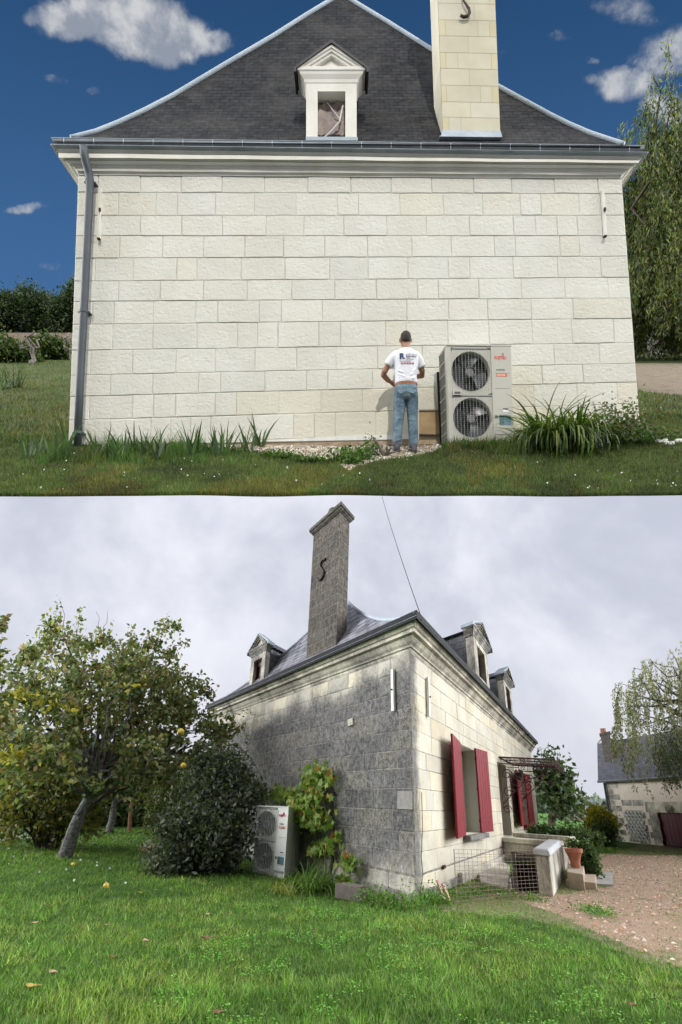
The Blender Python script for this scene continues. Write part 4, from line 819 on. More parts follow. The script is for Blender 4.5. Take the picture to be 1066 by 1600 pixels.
m = MB(); g = GA(600, 712); limb(m, g, A(583, 683, g[1]-.05), .035, .014, .1); limb(m, g, A(612, 700, g[1]-.1), .026, .01, .15); limb(m, g, A(628, 703, g[1]), .022, .008, .15); limb(m, g+[.05, 0, .03], A(605, 697, g[1]-.1), .024, .012, .1); limb(m, g-[.03, 0, 0], A(577, 700, g[1]-.15), .014, .006, .2)
solo('broken_stump', m, DEADW, g, 'A', 'broken grey stump with snapped branches in the rubble by the workman', 'stump')
g = GA(936, 699); m = MB(); m.obox(g+[-.20, -.02, -.03], [.36, .03, .0], [-.02, .22, 0], [0, 0, .20]); solo('stone_block', m, MARB, g, 'A', 'squared grey stone block lying on the lawn beside the arching strappy plant', 'stone', bevel=.02)
for (x, y, w_, lb_) in ((1032, 690, .13, 'leftmost'), (1045, 693, .14, 'second from the left'), (1060, 690, .13, 'rightmost visible')):
    g = GA(x, y); m = MB(); m.obox(g+[-w_/2, -.05, -.03], [w_, .02*(1 if x % 2 else -1), 0], [0, .09, 0], [0, 0, .055]); solo('edging_stone', m, WPAINT, g, 'A', lb_+' of the flat white edging stones curving right of the white wall', 'stone', 'white edging stones', bevel=.015)

def tree(name, frame, base, blobs, nclump, nleaf, spread, lsz, cols, label, cat='tree', trunk=None, bark=BARK, aspect=.5, branches=True, group=None, droop=0., tr=.16, shell=.55, top=None, lb=1.):
    e = empty(name, base, frame, label, cat, group); C, P = clump_points(blobs, nclump, nleaf, spread, shell)
    cl_ = np.clip((P[:, 2]-P[:, 2].min())/(np.ptp(P[:, 2])+1e-6), 0, 1)
    npmesh('crown', leaf_quads(P, lsz, lsz*aspect, droop=droop), 4, LEAF, pal(cols, len(P), .35), e)
    m = MB(); b = np.array(base, float); tops = top if top is not None else [b+(np.array(blobs[0][0])-b)*.45]
    lastp = b
    for k, t_ in enumerate(tops): limb(m, lastp-([0, 0, .1] if k == 0 else [0, 0, 0]), t_, tr*(1-.25*k), tr*(.75-.2*k), .05, 6); lastp = np.array(t_, float)
    if branches:
        for c in C[rng.permutation(len(C))[:max(10, min(46, len(C)//3))]]:
            a = np.array(tops[-1]) if rng.random() < .7 else b+(np.array(tops[-1])-b)*.8; limb(m, a, a+(c-a)*.95, tr*.30, tr*.05, .16, 5)
    part('trunk', m, bark, e, smooth=True); return e
DKG = [(.018, .035, .012), (.03, .055, .015), (.045, .075, .02), (.012, .022, .01)]
wp = [(10, 492, 34, 24), (48, 486, 44, 30), (86, 498, 34, 26), (112, 488, 30, 34), (-35, 490, 45, 26), (150, 488, 40, 34), (-90, 488, 45, 30), (200, 486, 44, 34)]
for i, (x, y, rx, ry) in enumerate(wp):
    if i in (5, 7): continue
    d = 205+12*(i % 3); c = A(x, y, d); k = d/F; b = np.array([c[0], d, float(zA(c[0], d))-.5])
    lab = ['dark woodland tree behind the ploughed field at the left edge', 'broad rounded dark tree, tallest of the wood behind the field', 'lower dark tree between the broad one and the white wall corner', 'dark tree of the far wood partly hidden by the wall corner'][i] if i < 4 else ['', '', '', '', 'dark woodland tree cut by the left edge, beyond the field', '', 'dark woodland tree farthest left beyond the frame', ''][i]
    tree('woodland_tree', 'A', b, [(c, (rx*k, rx*k*.8, ry*k)), (c+[rx*k*.3, -1, ry*k*.45], (rx*k*.5, rx*k*.5, ry*k*.6)), (c-[rx*k*.3, 3, ry*k*.3], (rx*k*.7, rx*k*.6, ry*k*.6)), (c-[0, 0, ry*k*.75], (rx*k*.9, rx*k*.5, ry*k*.35))], 80, 9500, 1.5, 1.25, DKG, lab, tr=.5, group='woodland trees beyond the field', branches=False, shell=.4)
def bushpx(name, px, py, d, rx, ry, n, lsz, cols, label, cat, frame='A', nc=70, sp=.12, depth=None, base=None):
    c = A(px, py, d); k = d/F; b = np.array([c[0], d, float(zA(c[0], d))]); e = empty(name, b, frame, label, cat)
    C, P = clump_points([(c, (rx*k, (depth or rx*k*.8), ry*k))], nc, n, sp, .6); npmesh('foliage', leaf_quads(P, lsz, lsz*.6), 4, LEAF, pal(cols, n, .3), e)
    m = MB()
    for q_ in C[:14]: limb(m, b, b+(q_-b)*.85, .05, .012, .1)
    part('stem', m, BARK, e)
HG = [(.03, .055, .012), (.05, .085, .02), (.02, .038, .01), (.08, .11, .02)]
bushpx('clipped_bush', 80, 547, 34, 23, 15, 7000, .22, HG, 'rounded clipped dark bush on the upper lawn left of the white wall', 'bush', sp=.25)
bushpx('hedge', 8, 556, 31, 46, 12, 9000, .22, HG, 'clipped dark hedge behind the pruned tree at the left edge', 'hedge', sp=.28)
for (x, y, lab, br) in ((50, 570, 'pollarded tree with bare cut limbs in front of the round bush', [(52, 538), (36, 524), (30, 541), (54, 517), (62, 530), (45, 534)]), (113, 566, 'pollarded tree with bare cut limbs half hidden by the white wall corner', [(111, 546), (102, 526), (108, 520), (120, 525), (99, 540)])):
    g = GA(x, y); e = empty('pollarded_tree', g, 'A', lab, 'tree'); m = MB(); d = g[1]; t_ = A(*br[0], d); limb(m, g-[0, 0, .1], t_, .13, .10, .12)
    for q_ in br[1:]: limb(m, A(x+(br[0][0]-x)*.8, br[0][1]+6, d), A(*q_, d+rng.uniform(-.6, .6)), .07, .035, .25)
    part('trunk', m, DEADW, e, smooth=True)
def willow(frame, base, top, strandpts, hang, nper, lsz, cols, label, bark, tr, twig=.01, name='weeping_willow', jit=.25, arch=None, lean=0):
    e = empty(name, base, frame, label, 'tree'); b = np.array(base, float); m = MB(); tp = np.array(top, float); limb(m, b-[0, 0, .2], tp, tr, tr*.6, .06, 6)
    V = []; tw = MB(); sel = rng.permutation(len(strandpts))[:40]
    for i, s in enumerate(strandpts):
        s = np.array(s, float); L = hang*rng.uniform(.45, 1.15); n = max(3, int(nper*rng.uniform(.6, 1.2))); t = np.sort(rng.random(n)); sw = rng.normal(size=2)*.12*hang
        out = nrm((s-tp)*[1, 1, 0]+1e-3); P = s+np.stack([out[0]*(t*.25*hang)*(1-t)+sw[0]*t*t, out[1]*(t*.25*hang)*(1-t)+sw[1]*t*t, -t*L], 1)+rng.normal(size=(n, 3))*lsz*jit; V.append(P)
        if i in sel: limb(m, tp+(b-tp)*rng.uniform(0, .3), s, tr*.25, tr*.03, .12, 6, sag=.08)
        if twig: tw.tube([s, s+[out[0]*.06*hang, out[1]*.06*hang, -L*.5], s+[sw[0], sw[1], -L]], [twig, twig*.7, twig*.3], 3)
    P = np.concatenate(V); Q = leaf_quads(P, lsz, lsz*(.22 if frame == 'A' else .38), droop=2.2); npmesh('crown', Q, 4, LEAF, pal(cols, len(P), .35), e)
    if twig: m.v += []; part('twig', tw, bark, e)
    part('trunk', m, bark, e, smooth=True); return e
WG = [(.10, .14, .03), (.06, .09, .02), (.16, .20, .045), (.03, .045, .012), (.17, .16, .05), (.02, .032, .008)]
dW = 26.; kW = dW/F; gW = GA(1032, 574); gW[1] = dW; gW[2] = float(zA(gW[0], dW)); pts = []
for i in range(2700):
    x = rng.uniform(955, 1190); yt = 205+34*math.sin(x*.045)+30*rng.random()+max(0, (985-x))*.9; y = yt+(505-yt)*rng.random()**1.2; 
    if x < 985 and rng.random() < .3: continue
    dd_ = dW+rng.uniform(-4.5, 3.0); pts.append(A(x, y, dW)*[1, 0, 1]+[0, dd_, 0])
willow('A', gW, A(1045, 360, dW), pts, 2.4, 62, .25, WG, 'green weeping willow in full sun behind the right corner of the white wall', BARK, .55, 0, jit=.45)
for (x, y) in ((960, 196), (985, 200), (1005, 188), (1030, 190), (1050, 195), (1062, 215), (940, 215)):
    pass
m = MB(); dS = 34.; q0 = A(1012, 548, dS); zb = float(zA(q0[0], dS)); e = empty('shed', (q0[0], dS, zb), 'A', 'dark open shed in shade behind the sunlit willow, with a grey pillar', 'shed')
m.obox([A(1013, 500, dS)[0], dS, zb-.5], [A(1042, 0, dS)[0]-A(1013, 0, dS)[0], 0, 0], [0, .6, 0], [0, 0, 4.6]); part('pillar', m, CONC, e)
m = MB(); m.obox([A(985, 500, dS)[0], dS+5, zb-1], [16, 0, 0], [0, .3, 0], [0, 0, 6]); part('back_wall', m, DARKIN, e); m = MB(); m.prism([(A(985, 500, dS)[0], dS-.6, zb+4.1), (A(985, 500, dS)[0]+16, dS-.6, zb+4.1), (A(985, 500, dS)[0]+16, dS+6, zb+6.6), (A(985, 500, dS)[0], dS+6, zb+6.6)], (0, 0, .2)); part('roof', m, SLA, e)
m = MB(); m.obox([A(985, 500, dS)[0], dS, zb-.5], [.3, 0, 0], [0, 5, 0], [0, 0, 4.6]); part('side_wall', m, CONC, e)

# ================================================================ LOWER GARDEN (overcast, the house before cleaning) -- frame 'B'
UD = nrm(ray(21, 1239)); VD = nrm(ray(943, 1270)); UD[2] = 0; VD[2] = 0; UD = nrm(UD); VD = nrm(VD); ZD = np.array([0, 0, 1.])
C0 = G(650, 1414)
def outn(d, other):
    n = nrm(np.cross(d, ZD)); return n if n@other < 0 else -n
NL = outn(UD, VD); NR = outn(VD, UD); SIN = abs(np.cross(UD, VD)[2])
def LP(px, py, o=0): return onplane(px, py, C0+NL*o, NL)
def RP(px, py, o=0): return onplane(px, py, C0+NR*o, NR)
def lsz_(px, py): p = LP(px, py); return (p-C0)@UD, p[2]
def rsz_(px, py): p = RP(px, py); return (p-C0)@VD, p[2]
CLF = UD*0+C0
# ---- ground
MEAD = [G(x, y)[:2] for x, y in [(700, 1393), (790, 1402), (880, 1432), (960, 1467), (1066, 1512), (1400, 1660), (1400, 1330), (1066, 1336), (990, 1336), (930, 1332), (900, 1350), (960, 1385), (880, 1400)]]
WEAR = [G(x, y)[:2] for x, y in [(650, 1414), (700, 1425), (880, 1445), (960, 1480), (1066, 1530), (1066, 1300), (900, 1350), (720, 1385)]]
def ground_mat_B():
    q = newmat('garden_ground'); o = q.obj.outputs['Object']; c = attr(q); sp = q.new('ShaderNodeSeparateColor'); q.put(sp.inputs[0], c)
    g = q.mix(q.ss(q.noise(o, .9, 5, .6), .35, .65), (.05, .11, .014), (.08, .17, .025)); g = q.mix(q.ss(q.noise(o, 25, 5, .7), .4, .7), g, (.03, .065, .012))
    gr = q.mix(q.ss(q.noise(o, 60, 5, .8), .42, .6), (.22, .145, .09), (.48, .36, .27)); v = q.vor(o, 28); gr = q.mix(q.ss(v.outputs['Distance'], .1, .6, .6, 0), gr, (.30, .20, .14)); gr = q.mix(q.ss(q.noise(o, 1.6, 5, .6), .5, .7, 0, .65), gr, (.10, .14, .04))
    n = q.noise(o, 2.3, 8, .72); w_ = lambda ch, k=.9: q.ss(q.math('ADD', ch, q.math('MULTIPLY', q.math('SUBTRACT', n, .5), k)), .40, .62)
    wn_ = q.mix(q.ss(q.noise(o, 12, 6, .7), .4, .6), (.10, .15, .04), (.23, .19, .12))
    col = q.mix(w_(sp.outputs[1], 1.3), g, wn_); col = q.mix(w_(sp.outputs[0]), col, gr); col = q.mix(sp.outputs[2], col, (.09, .22, .035))
    setp(q, Base_Color=col, Roughness=.95, Specular_IOR_Level=.15); bump(q, q.math('ADD', q.noise(o, 40, 6, .75), q.math('MULTIPLY', v.outputs['Distance'], -.4)), .7, .03); return q.m
_fl = RP(785, 1308, .02); _fr = G(860, 1314, _fl[2]); _e = nrm(_fr-_fl); WELL = [tuple(G(x, y)[:2]) for x, y in [(794, 1389), (843, 1398), (862, 1376)]]+[tuple((_fr+np.array([.05, .18, 0]))[:2]), tuple((_fl+_e*.35+np.array([.05, .18, 0]))[:2])]
def zB(x, y):
    x = np.asarray(x, float); y = np.asarray(y, float); return .05*(vnoise(x+200, y+200, .45, 1)-.5)*np.clip((y-3)/6, 0, 1)*(y < 60)+.02*(vnoise(x+200, y+200, 1.9, 2)-.5)
def build_ground_B():
    ys = [-20., -8, 0, 3]; 
    while ys[-1] < 45: ys.append(ys[-1]+max(.16, (ys[-1])*.013))
    while ys[-1] < 1800: ys.append(ys[-1]*1.12)
    ys = np.array(ys); sx = np.linspace(-1, 1, 320); sx = np.sign(sx)*np.abs(sx)**1.15; X, Y = np.meshgrid(sx, ys); X = X*(np.maximum(Y, 0)*1.15+8); 
    Z = zB(X, Y); n, m_ = X.shape; V = np.stack([X, Y, Z], -1).reshape(-1, 3); idx = np.arange(n*m_).reshape(n, m_); fs = np.stack([idx[:-1, :-1], idx[:-1, 1:], idx[1:, 1:], idx[1:, :-1]], -1).reshape(-1, 4); ctr = V[fs].mean(1); fs = fs[~inpoly(ctr[:, 0], ctr[:, 1], WELL)]
    c = np.zeros((len(V), 3)); c[:, 0] = mask_soft(V[:, 0], V[:, 1], MEAD, .25); c[:, 1] = mask_soft(V[:, 0], V[:, 1], WEAR, .3); c[:, 2] = np.clip((V[:, 1]-46)/6, 0, 1)
    me = bpy.data.meshes.new('garden_ground'); me.from_pydata(V.tolist(), [], fs.tolist()); cc = np.ones((len(V), 4), 'f'); cc[:, :3] = c; me.color_attributes.new('Col', 'FLOAT_COLOR', 'POINT').data.foreach_set('color', cc.ravel())
    me.materials.append(ground_mat_B()); me.polygons.foreach_set('use_smooth', [True]*len(me.polygons)); o = link('garden_ground', me, None, 'B', (0, 0, 0)); tag(o, kind='structure', label='green garden lawn turning to gravel and worn grass right of the house')
build_ground_B()
def lawn_B():
    n = 330000; r = 4.3+rng.random(n)**1.75*28; th = rng.uniform(-.80, .80, n); x = r*np.sin(th)+.2; y = r*np.cos(th); worn = mask_soft(x, y, WEAR, .3); grv = mask_soft(x, y, MEAD, .3)
    keep = rng.random(n) > np.clip(worn*.45+grv*.50, 0, .96); rel = np.stack([x, y], 1)-C0[:2]; M = np.linalg.inv(np.stack([UD[:2], VD[:2]], 1)); ab = rel@M.T; keep &= ~((ab[:, 0] > -.02) & (ab[:, 1] > -.02)); keep &= ~inpoly(x, y, WELL); x, y, worn, r, grv = x[keep], y[keep], worn[keep], r[keep], grv[keep]
    pat = vnoise(x+90, y, .9, 11)*.5+vnoise(x+90, y, 3.1, 12)*.5; h = (.035+.045*rng.random(len(x)))*(.6+.9*pat)*(1-.4*worn)*(1-.35*grv)*(1+r*.01)
    p5 = vnoise(x+33, y, 8., 51); h = h*(.55+.9*p5); col = pal([(.09, .20, .022), (.125, .25, .035), (.055, .135, .014), (.19, .31, .075), (.14, .20, .05)], len(x), .4)*(.45+.65*pat[:, None]+.45*p5[:, None]); dry = (rng.random(len(x)) < .04+.35*worn); col[dry] = pal([(.22, .20, .09), (.15, .17, .06)], dry.sum())
    P = np.stack([x, y, zB(x, y)], 1); pt3 = vnoise(x+60, y, .55, 41)*.5+vnoise(x+60, y, 2.3, 42)*.5; lt = pt3 > .60; col[lt] = col[lt]*[1.35, 1.12, 1.2]; dk_ = pt3 < .36; col[dk_] = col[dk_]*[.75, .78, .8]; st = vnoise(x+5, y, 3.0, 43) > .93; h = np.where(st, h*.3, h); col[st] = col[st]*[1.3, .6, .9]
    o = npmesh('lawn_grass', blades(P, h, (.0045+.0008*r)*rng.uniform(.6, 1.6, len(h)), col, .62), 3, GRASS, col, None, 'B', (0, 0, 0)); tag(o, 'lush green grass of the lower garden lawn', kind='stuff')
    n = 15000; x = rng.uniform(-1.5, 3.2, n); y = rng.uniform(4.6, 10, n); p2 = vnoise(x+10, y, 1.4, 21)*.6+vnoise(x+10, y, 4, 22)*.4; k = p2 > .56; x, y = x[k], y[k]; n = len(x); P = np.stack([x, y, zB(x, y)+rng.uniform(.02, .065, n)], 1)
    Q = leaf_quads(P, .028, .024); Q[:, :, 2] = P[:, None, 2]+(Q[:, :, 2]-P[:, None, 2])*.4; o = npmesh('clover', Q, 4, LEAF, pal([(.14, .36, .05), (.20, .44, .09)], n), None, 'B', (0, 0, 0)); tag(o, 'pale clover leaves spread through the lawn', kind='stuff')
lawn_B()
pebbles('gravel', [[tuple(p) for p in MEAD]], 26000, .008, .045, [(.50, .34, .23), (.52, .42, .33), (.38, .20, .12), (.58, .46, .35), (.28, .20, .14)], lambda x, y: zB(x, y)+.004, 'B', 'brown gravel and leaf litter of the drive')

# ---- house
HB = empty('stone_house', C0, 'B', 'stone house with dark-stained gable wall and red shutters before cleaning, under a grey sky', 'house')
EDG = [1017, 1045.6, 1078, 1105, 1139, 1170, 1199, 1231.5, 1266.5, 1301, 1333.5, 1368.5, 1405]
lev = [float(LP(650-(1414-y)*.0247, y)[2]) for y in EDG][::-1]; lev[0] = -.3; lev.insert(1, .42); lev = sorted(set([round(v_, 3) for v_ in lev if v_ < 0 or v_ > .3])); ZT = lev[-1]
SL, SR = 13.2, 22.2
def PLf(s, z, o): return C0+UD*s+NL*o+ZD*z+(VD*0)
def PRf(s, z, o): return C0+VD*s+NR*o+ZD*z
for nm_, Pf, L_, mt, wd_ in (('left', PLf, SL, OLDL, (.62, 1.05)), ('right', PRf, SR, OLDR, (1.1, 1.9))):
    bw, jm = MB(), MB(); ops = []
    if nm_ == 'right':
        s0 = rsz_(726, 1300)[0]; s1 = rsz_(750.5, 1300)[0]; zb_ = rsz_(738, 1303)[1]; zt_ = rsz_(738, 1172)[1]; W1 = (s0, s1, zb_, zt_)
        s0 = rsz_(786, 1300)[0]; s1 = rsz_(799.5, 1300)[0]; W2 = (s0, s1, rsz_(790, 1308)[1], rsz_(793, 1198)[1])
        s0 = rsz_(820, 1290)[0]; s1 = rsz_(826.5, 1290)[0]; W3 = (s0, s1, rsz_(823, 1288)[1], rsz_(823, 1208)[1]); ops = [W1, W2, W3]
    sp = mk_splits(0, L_, len(lev)-1, *wd_)
    dk = lambda r, k: random.choice([(1, 1, 1), (.9, .9, .92), (1.08, 1.06, 1.0), (.82, .82, .85)]) if nm_ == 'left' else random.choice([(1, 1, 1), (1.04, 1.01, .95), (.94, .95, .97)])
    block_wall(bw, jm, Pf, lev, sp, ops, joint=(.014 if nm_ == 'left' else .010), rise=.008, jit=.004, tone=.05, tones=dk)
    part('wall_joints', jm, JOINT, HB); part('wall', bw, mt, HB, label=('dark lichen-stained gable wall' if nm_ == 'left' else 'cream front wall with red shutters'))
m = MB(); far = C0+UD*SL+VD*SR; a_, b_, c_ = C0+UD*SL, far, C0+VD*SR
m.face([a_, b_, b_+ZD*ZT, a_+ZD*ZT], [(0, 0), (9, 0), (9, 4), (0, 4)]); m.face([b_, c_, c_+ZD*ZT, b_+ZD*ZT], [(0, 0), (9, 0), (9, 4), (0, 4)]); part('rear_wall', m, OLDG, HB)
# plinth along both walls
m = MB(); cc_ = lambda o: C0-(o/SIN)*(UD+VD)
def sweep(prof, sl, sr, mb, closed=False):
    rows_ = []; uvr = []
    for o, z in prof:
        c = cc_(o)+ZD*z; rows_.append([C0+UD*sl+NL*o+ZD*z, C0+UD*sl*.5+NL*o+ZD*z, c, C0+VD*sr*.5+NR*o+ZD*z, C0+VD*sr+NR*o+ZD*z]); uvr.append([(sl, z*2+o), (sl/2, z*2+o), (0, z*2+o), (sr/2+20, z*2+o), (sr+20, z*2+o)])
    mb.grid(rows_, uvr); e0 = [r[0] for r in rows_]; e1 = [r[-1] for r in rows_]
    mb.face(e0+[e0[-1]-NL*prof[-1][0], e0[0]-NL*prof[0][0]]); mb.face(e1+[e1[-1]-NR*prof[-1][0], e1[0]-NR*prof[0][0]])
sweep([(.035, -.3), (.035, .14), (.014, .17)], SL, SR, m); part('plinth', m, OLDG, HB)
m = MB(); sweep([(.012, ZT-.04), (.03, ZT), (.035, ZT+.05), (.07, ZT+.06), (.08, ZT+.10), (.13, ZT+.15), (.17, ZT+.22), (.175, ZT+.25), (.26, ZT+.27), (.26, ZT+.34), (.30, ZT+.36), (.33, ZT+.42), (.34, ZT+.46), (.05, ZT+.47)], SL+.3, SR+.3, m); part('cornice', m, OLDT, HB)
GZ = float(LP(652, 963, .40)[2])
print('ZT', ZT, 'GZ', GZ, 'levels', lev)
CT = ZT+.46; gz0 = max(CT+.0, GZ-.13)
m = MB(); sweep([(.30, gz0-.0), (.40, gz0+.0), (.42, gz0-.03), (.42, gz0+.15), (.405, gz0+.155), (.39, gz0+.14)], SL+.45, SR+.45, m); gu = part('gutter', m, simple('black_gutter', (.010, .012, .014), (.02, .022, .025), 4, .75, 0, spec=.2), HB)
m = MB(); sweep([(.425, gz0+.02), (.435, gz0+.025), (.425, gz0+.035)], SL+.45, SR+.45, m); part('gutter_bead', m, ZL, gu)
GT = gz0+.10
# roof
g0 = cc_(.38)+ZD*GT; gl = C0+UD*(SL+.4)+NL*.38+ZD*GT; gr = C0+VD*(SR+.4)+NR*.38+ZD*GT; gf = far+(UD+VD)*.4+ZD*GT
mid = (g0+gl)/2; apz = GT+3.35; r_ = ray(538, 934); AP = CAM+r_*((apz-CAM[2])/r_[2]); AP2 = AP+VD*(SR*.45)
print('apex', AP, 'along u', (AP-C0)@UD)
def face_roof(e0, e1, a0, a1, mb, sag=.5, nr=16, nc=18):
    rows_ = []; uvr = []
    for i in range(nr+1):
        t = i/nr; L0 = e0+(a0-e0)*t-ZD*sag*4*t*(1-t)*(1-.3*t); L1 = e1+(a1-e1)*t-ZD*sag*4*t*(1-t)*(1-.3*t); h = np.linalg.norm(a0-e0)*t*.8
        rows_.append([L0+(L1-L0)*j/nc for j in range(nc+1)]); w0 = np.linalg.norm(L1-L0); uvr.append([((j/nc-.5)*w0, h) for j in range(nc+1)])
    mb.grid(rows_, uvr); return [r[0] for r in rows_], [r[-1] for r in rows_]
m = MB(); hipfar, hipnear = face_roof(gl, g0, AP, AP, m); face_roof(g0, gr, AP, AP2, m); face_roof(gr, gf, AP2, AP2, m); face_roof(gf, gl, AP2, AP, m); rB = part('roof', m, SLB, HB, smooth=True)
for hp_ in (hipfar, hipnear):
    m = MB(); m.tube([p+ZD*.02 for p in hp_], .05, 8); part('hip_flashing', m, ZL if hp_ is hipnear else ZINC, rB, smooth=True)
# chimney on the left roof slope
def chim_B():
    e = bpy.data.objects.new('chimney', None); S.collection.objects.link(e); e.parent = HB; off = -.30
    a = LP(478.3, 1036, off); b = LP(524.3, 1023, off); w_ = (b-a)@(-UD); zt = float(LP(484, 839, off)[2]); zt2 = float(LP(529.4, 806, off)[2]); zt = (zt+zt2)/2; base = min(a[2], b[2])-.9; a = a-UD*0; 
    # right face depth from its picture width
    p3 = onplane(544, 900, b, nrm(np.cross(VD, ZD))); dp = abs((p3-b)@VD); dp = max(.35, min(1.4, dp)); print('chimney w', w_, 'depth', dp, 'top', zt, a, b)
    A0 = np.array([a[0], a[1], 0]); U2 = -UD*w_; V2 = VD*dp; bw, jm = MB(), MB(); rows = []; z = base; k = 0
    while z < zt-.2: rows.append(z); z += .31
    rows.append(zt)
    def P1(s, z, o): return A0+(-UD)*s+NL*o+ZD*z
    def P2(s, z, o): return A0+U2+VD*s+NR*o+ZD*z
    uf = lambda s, z: (s+40, z)
    tn = lambda r, k: random.choice([(1, 1, 1), (.92, .92, .92), (1.08, 1.05, 1.0), (1.14, 1.1, 1.04)])
    block_wall(bw, jm, P1, rows, mk_splits(0, w_, len(rows)-1, w_*.4, w_*.75), (), .016, .006, .002, .08, tn, uf); block_wall(bw, jm, P2, rows, [[0, dp] if r % 2 else [0, dp*.5, dp] for r in range(len(rows)-1)], (), .016, .006, .002, .08, tn, lambda s, z: (s+55, z))
    jm.face([A0+V2+ZD*base, A0+ZD*base, A0+ZD*zt, A0+V2+ZD*zt]); jm.face([A0+U2+V2+ZD*base, A0+V2+ZD*base, A0+V2+ZD*zt, A0+U2+V2+ZD*zt])
    part('chimney_core', jm, simple('light_joint', (.22, .21, .19), (.14, .135, .125), 5, .95), e); part('chimney_stone', bw, OLDC, e)
    m = MB(); pr = [(.0, -.02), (.03, 0), (.09, .06), (.10, .10), (.14, .12), (.15, .22), (.04, .26)]
    def ringp(o, z): k_ = o/SIN; q0 = A0+ZD*(zt+z); return [q0+(UD-VD)*k_*1-0*UD, q0+U2-(UD+VD)*k_, q0+U2+V2+(-UD+VD)*k_, q0+V2+(UD+VD)*k_]
    rg = [ringp(o, z) for o, z in pr]; vs = [p for r in rg for p in r]; m.ind(vs, [(i*4+k_, i*4+(k_+1) % 4, (i+1)*4+(k_+1) % 4, (i+1)*4+k_) for i in range(len(pr)-1) for k_ in range(4)]+[tuple(range((len(pr)-1)*4, len(pr)*4))]); part('chimney_cap', m, OLDC, e)
    m = MB(); c = A0+U2*.62+V2*.5+ZD*(zt+.24); m.loft([(c, .2, .2), (c+ZD*.10, .23, .23), (c+ZD*.28, .24, .24), (c+ZD*.40, .2, .2), (c+ZD*.45, .1, .1)], pw=2); part('chimney_pot', m, OLDC, e, smooth=True)
    m = MB(); pts = [(507, 876), (508.5, 873), (506, 873.5), (502.5, 877), (500.5, 884), (503.5, 889), (506, 893), (505.5, 899), (502, 904.5), (498.5, 907), (497.5, 904)]; m.tube([LP(x, y, off+.05) for x, y in pts], .035, 7); part('iron_anchor', m, IRON, e, smooth=True)
    m = MB(); q1 = LP(474, 1038, off+.15); q2 = LP(530, 1022, off+.15); m.obox(q1-ZD*.03, (q2-q1)*1.02, -NL*.15, ZD*.13); q3 = q2; m.obox(q3-ZD*.0, VD*(dp+.2)+ZD*.75, UD*.12, ZD*.12); part('flashing', m, ZINC, e)
chim_B()
# dormers
def dorm_B(P_, px_l, py_l, px_r, py_r, px_t, py_t, off, eyd, ysc, H_l, lab, ysd=1.6):
    a = P_(px_l, py_l, off); b = P_(px_r, py_r, off); t = P_(px_t, py_t, off); z0 = min(a[2], b[2]); ex = (b-a)*[1, 1, 0]; Wl = .74; o = (a+b)/2; o[2] = z0; H = t[2]-z0; print('dormer', np.linalg.norm(ex), H, z0)
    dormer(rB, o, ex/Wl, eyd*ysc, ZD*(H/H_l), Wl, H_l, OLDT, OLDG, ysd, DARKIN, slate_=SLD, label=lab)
dorm_B(LP, 388.3, 1076.5, 411, 1069, 392.2, 1030, -.25, VD, 1.0, .86, None, 2.0)
dorm_B(RP, 744, 1050, 765.5, 1075, 743, 998, -.25, UD, 1.5, .86, 'nearer dormer above the red shutters')
dorm_B(RP, 791, 1105, 802.3, 1117, 789.7, 1066, -.25, UD, 1.5, .86, 'farther dormer above the canopy')
# tie bars
for Pf, x0, y0, x1, y1 in ((LP, 615.2, 1046, 616.3, 1111), (RP, 667.3, 1059, 668.6, 1120)):
    p, q_ = Pf(x1, y1, .03), Pf(x0, y0, .03); hz = UD if Pf is LP else VD; w_ = .045 if Pf is LP else .05; n_ = NL if Pf is LP else NR
    m = MB(); m.box8([p-hz*w_, p+hz*w_, p+hz*w_+n_*.05, p-hz*w_+n_*.05, q_-hz*w_, q_+hz*w_, q_+hz*w_+n_*.05, q_-hz*w_+n_*.05]); tb = part('tie_bar', m, WPAINT, HB); m = MB(); c = (p+q_)/2+n_*.05; m.tube([c, c+n_*.03], .02, 8); part('bolt', m, IRON, tb)
# windows, door and shutters in the front wall
def reveal(Wn, dep, nm, deepmat):
    s0, s1, z0, z1 = Wn; e = bpy.data.objects.new(nm, None); S.collection.objects.link(e); e.parent = HB; m = MB(); inn = UD*dep
    P = lambda s, z, t: C0+VD*s+ZD*z+inn*t+NR*.012*(1-t)
    for (a, b) in (((s0, z0), (s0, z1)), ((s0, z1), (s1, z1)), ((s1, z1), (s1, z0)), ((s1, z0), (s0, z0))):
        m.face([P(*a, 0), P(*b, 0), P(*b, 1), P(*a, 1)], [(3, 1), (3.6, 1), (3.6, 3), (3, 3)])
    part('reveal', m, OLDR, e); m = MB(); m.face([P(s0, z0, 1), P(s1, z0, 1), P(s1, z1, 1), P(s0, z1, 1)]); part('pane', m, deepmat, e); return e, P
w1, P = reveal(W1, .55, 'window', GLASS)
m = MB()
for a, b, c, d in ((W1[0], W1[0]+.35, W1[2], W1[3]), (W1[1]-.3, W1[1], W1[2], W1[3]), (W1[0], W1[1], W1[3]-.12, W1[3]), (W1[0], W1[1], W1[2], W1[2]+.1)): q_ = [P(a, c, .93), P(b, c, .93), P(b, d, .93), P(a, d, .93)]; m.prism(q_, -NR*.05)
part('window_frame', m, WPAINT, w1)
m = MB(); a = C0+VD*(W1[0]-.25)+ZD*(W1[2]-.12)+NR*.005; m.obox(a, VD*(W1[1]-W1[0]+.5), NR*.20, ZD*.12); part('sill', m, OLDG, w1, bevel=.015)
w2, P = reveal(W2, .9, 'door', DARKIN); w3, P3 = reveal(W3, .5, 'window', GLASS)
m = MB(); a = C0+VD*(W3[0]-.5)+ZD*(W3[2]-.15)+NR*.005; m.obox(a, VD*(W3[1]-W3[0]+1.0), NR*.16, ZD*.15); part('sill', m, SHUT, w3)
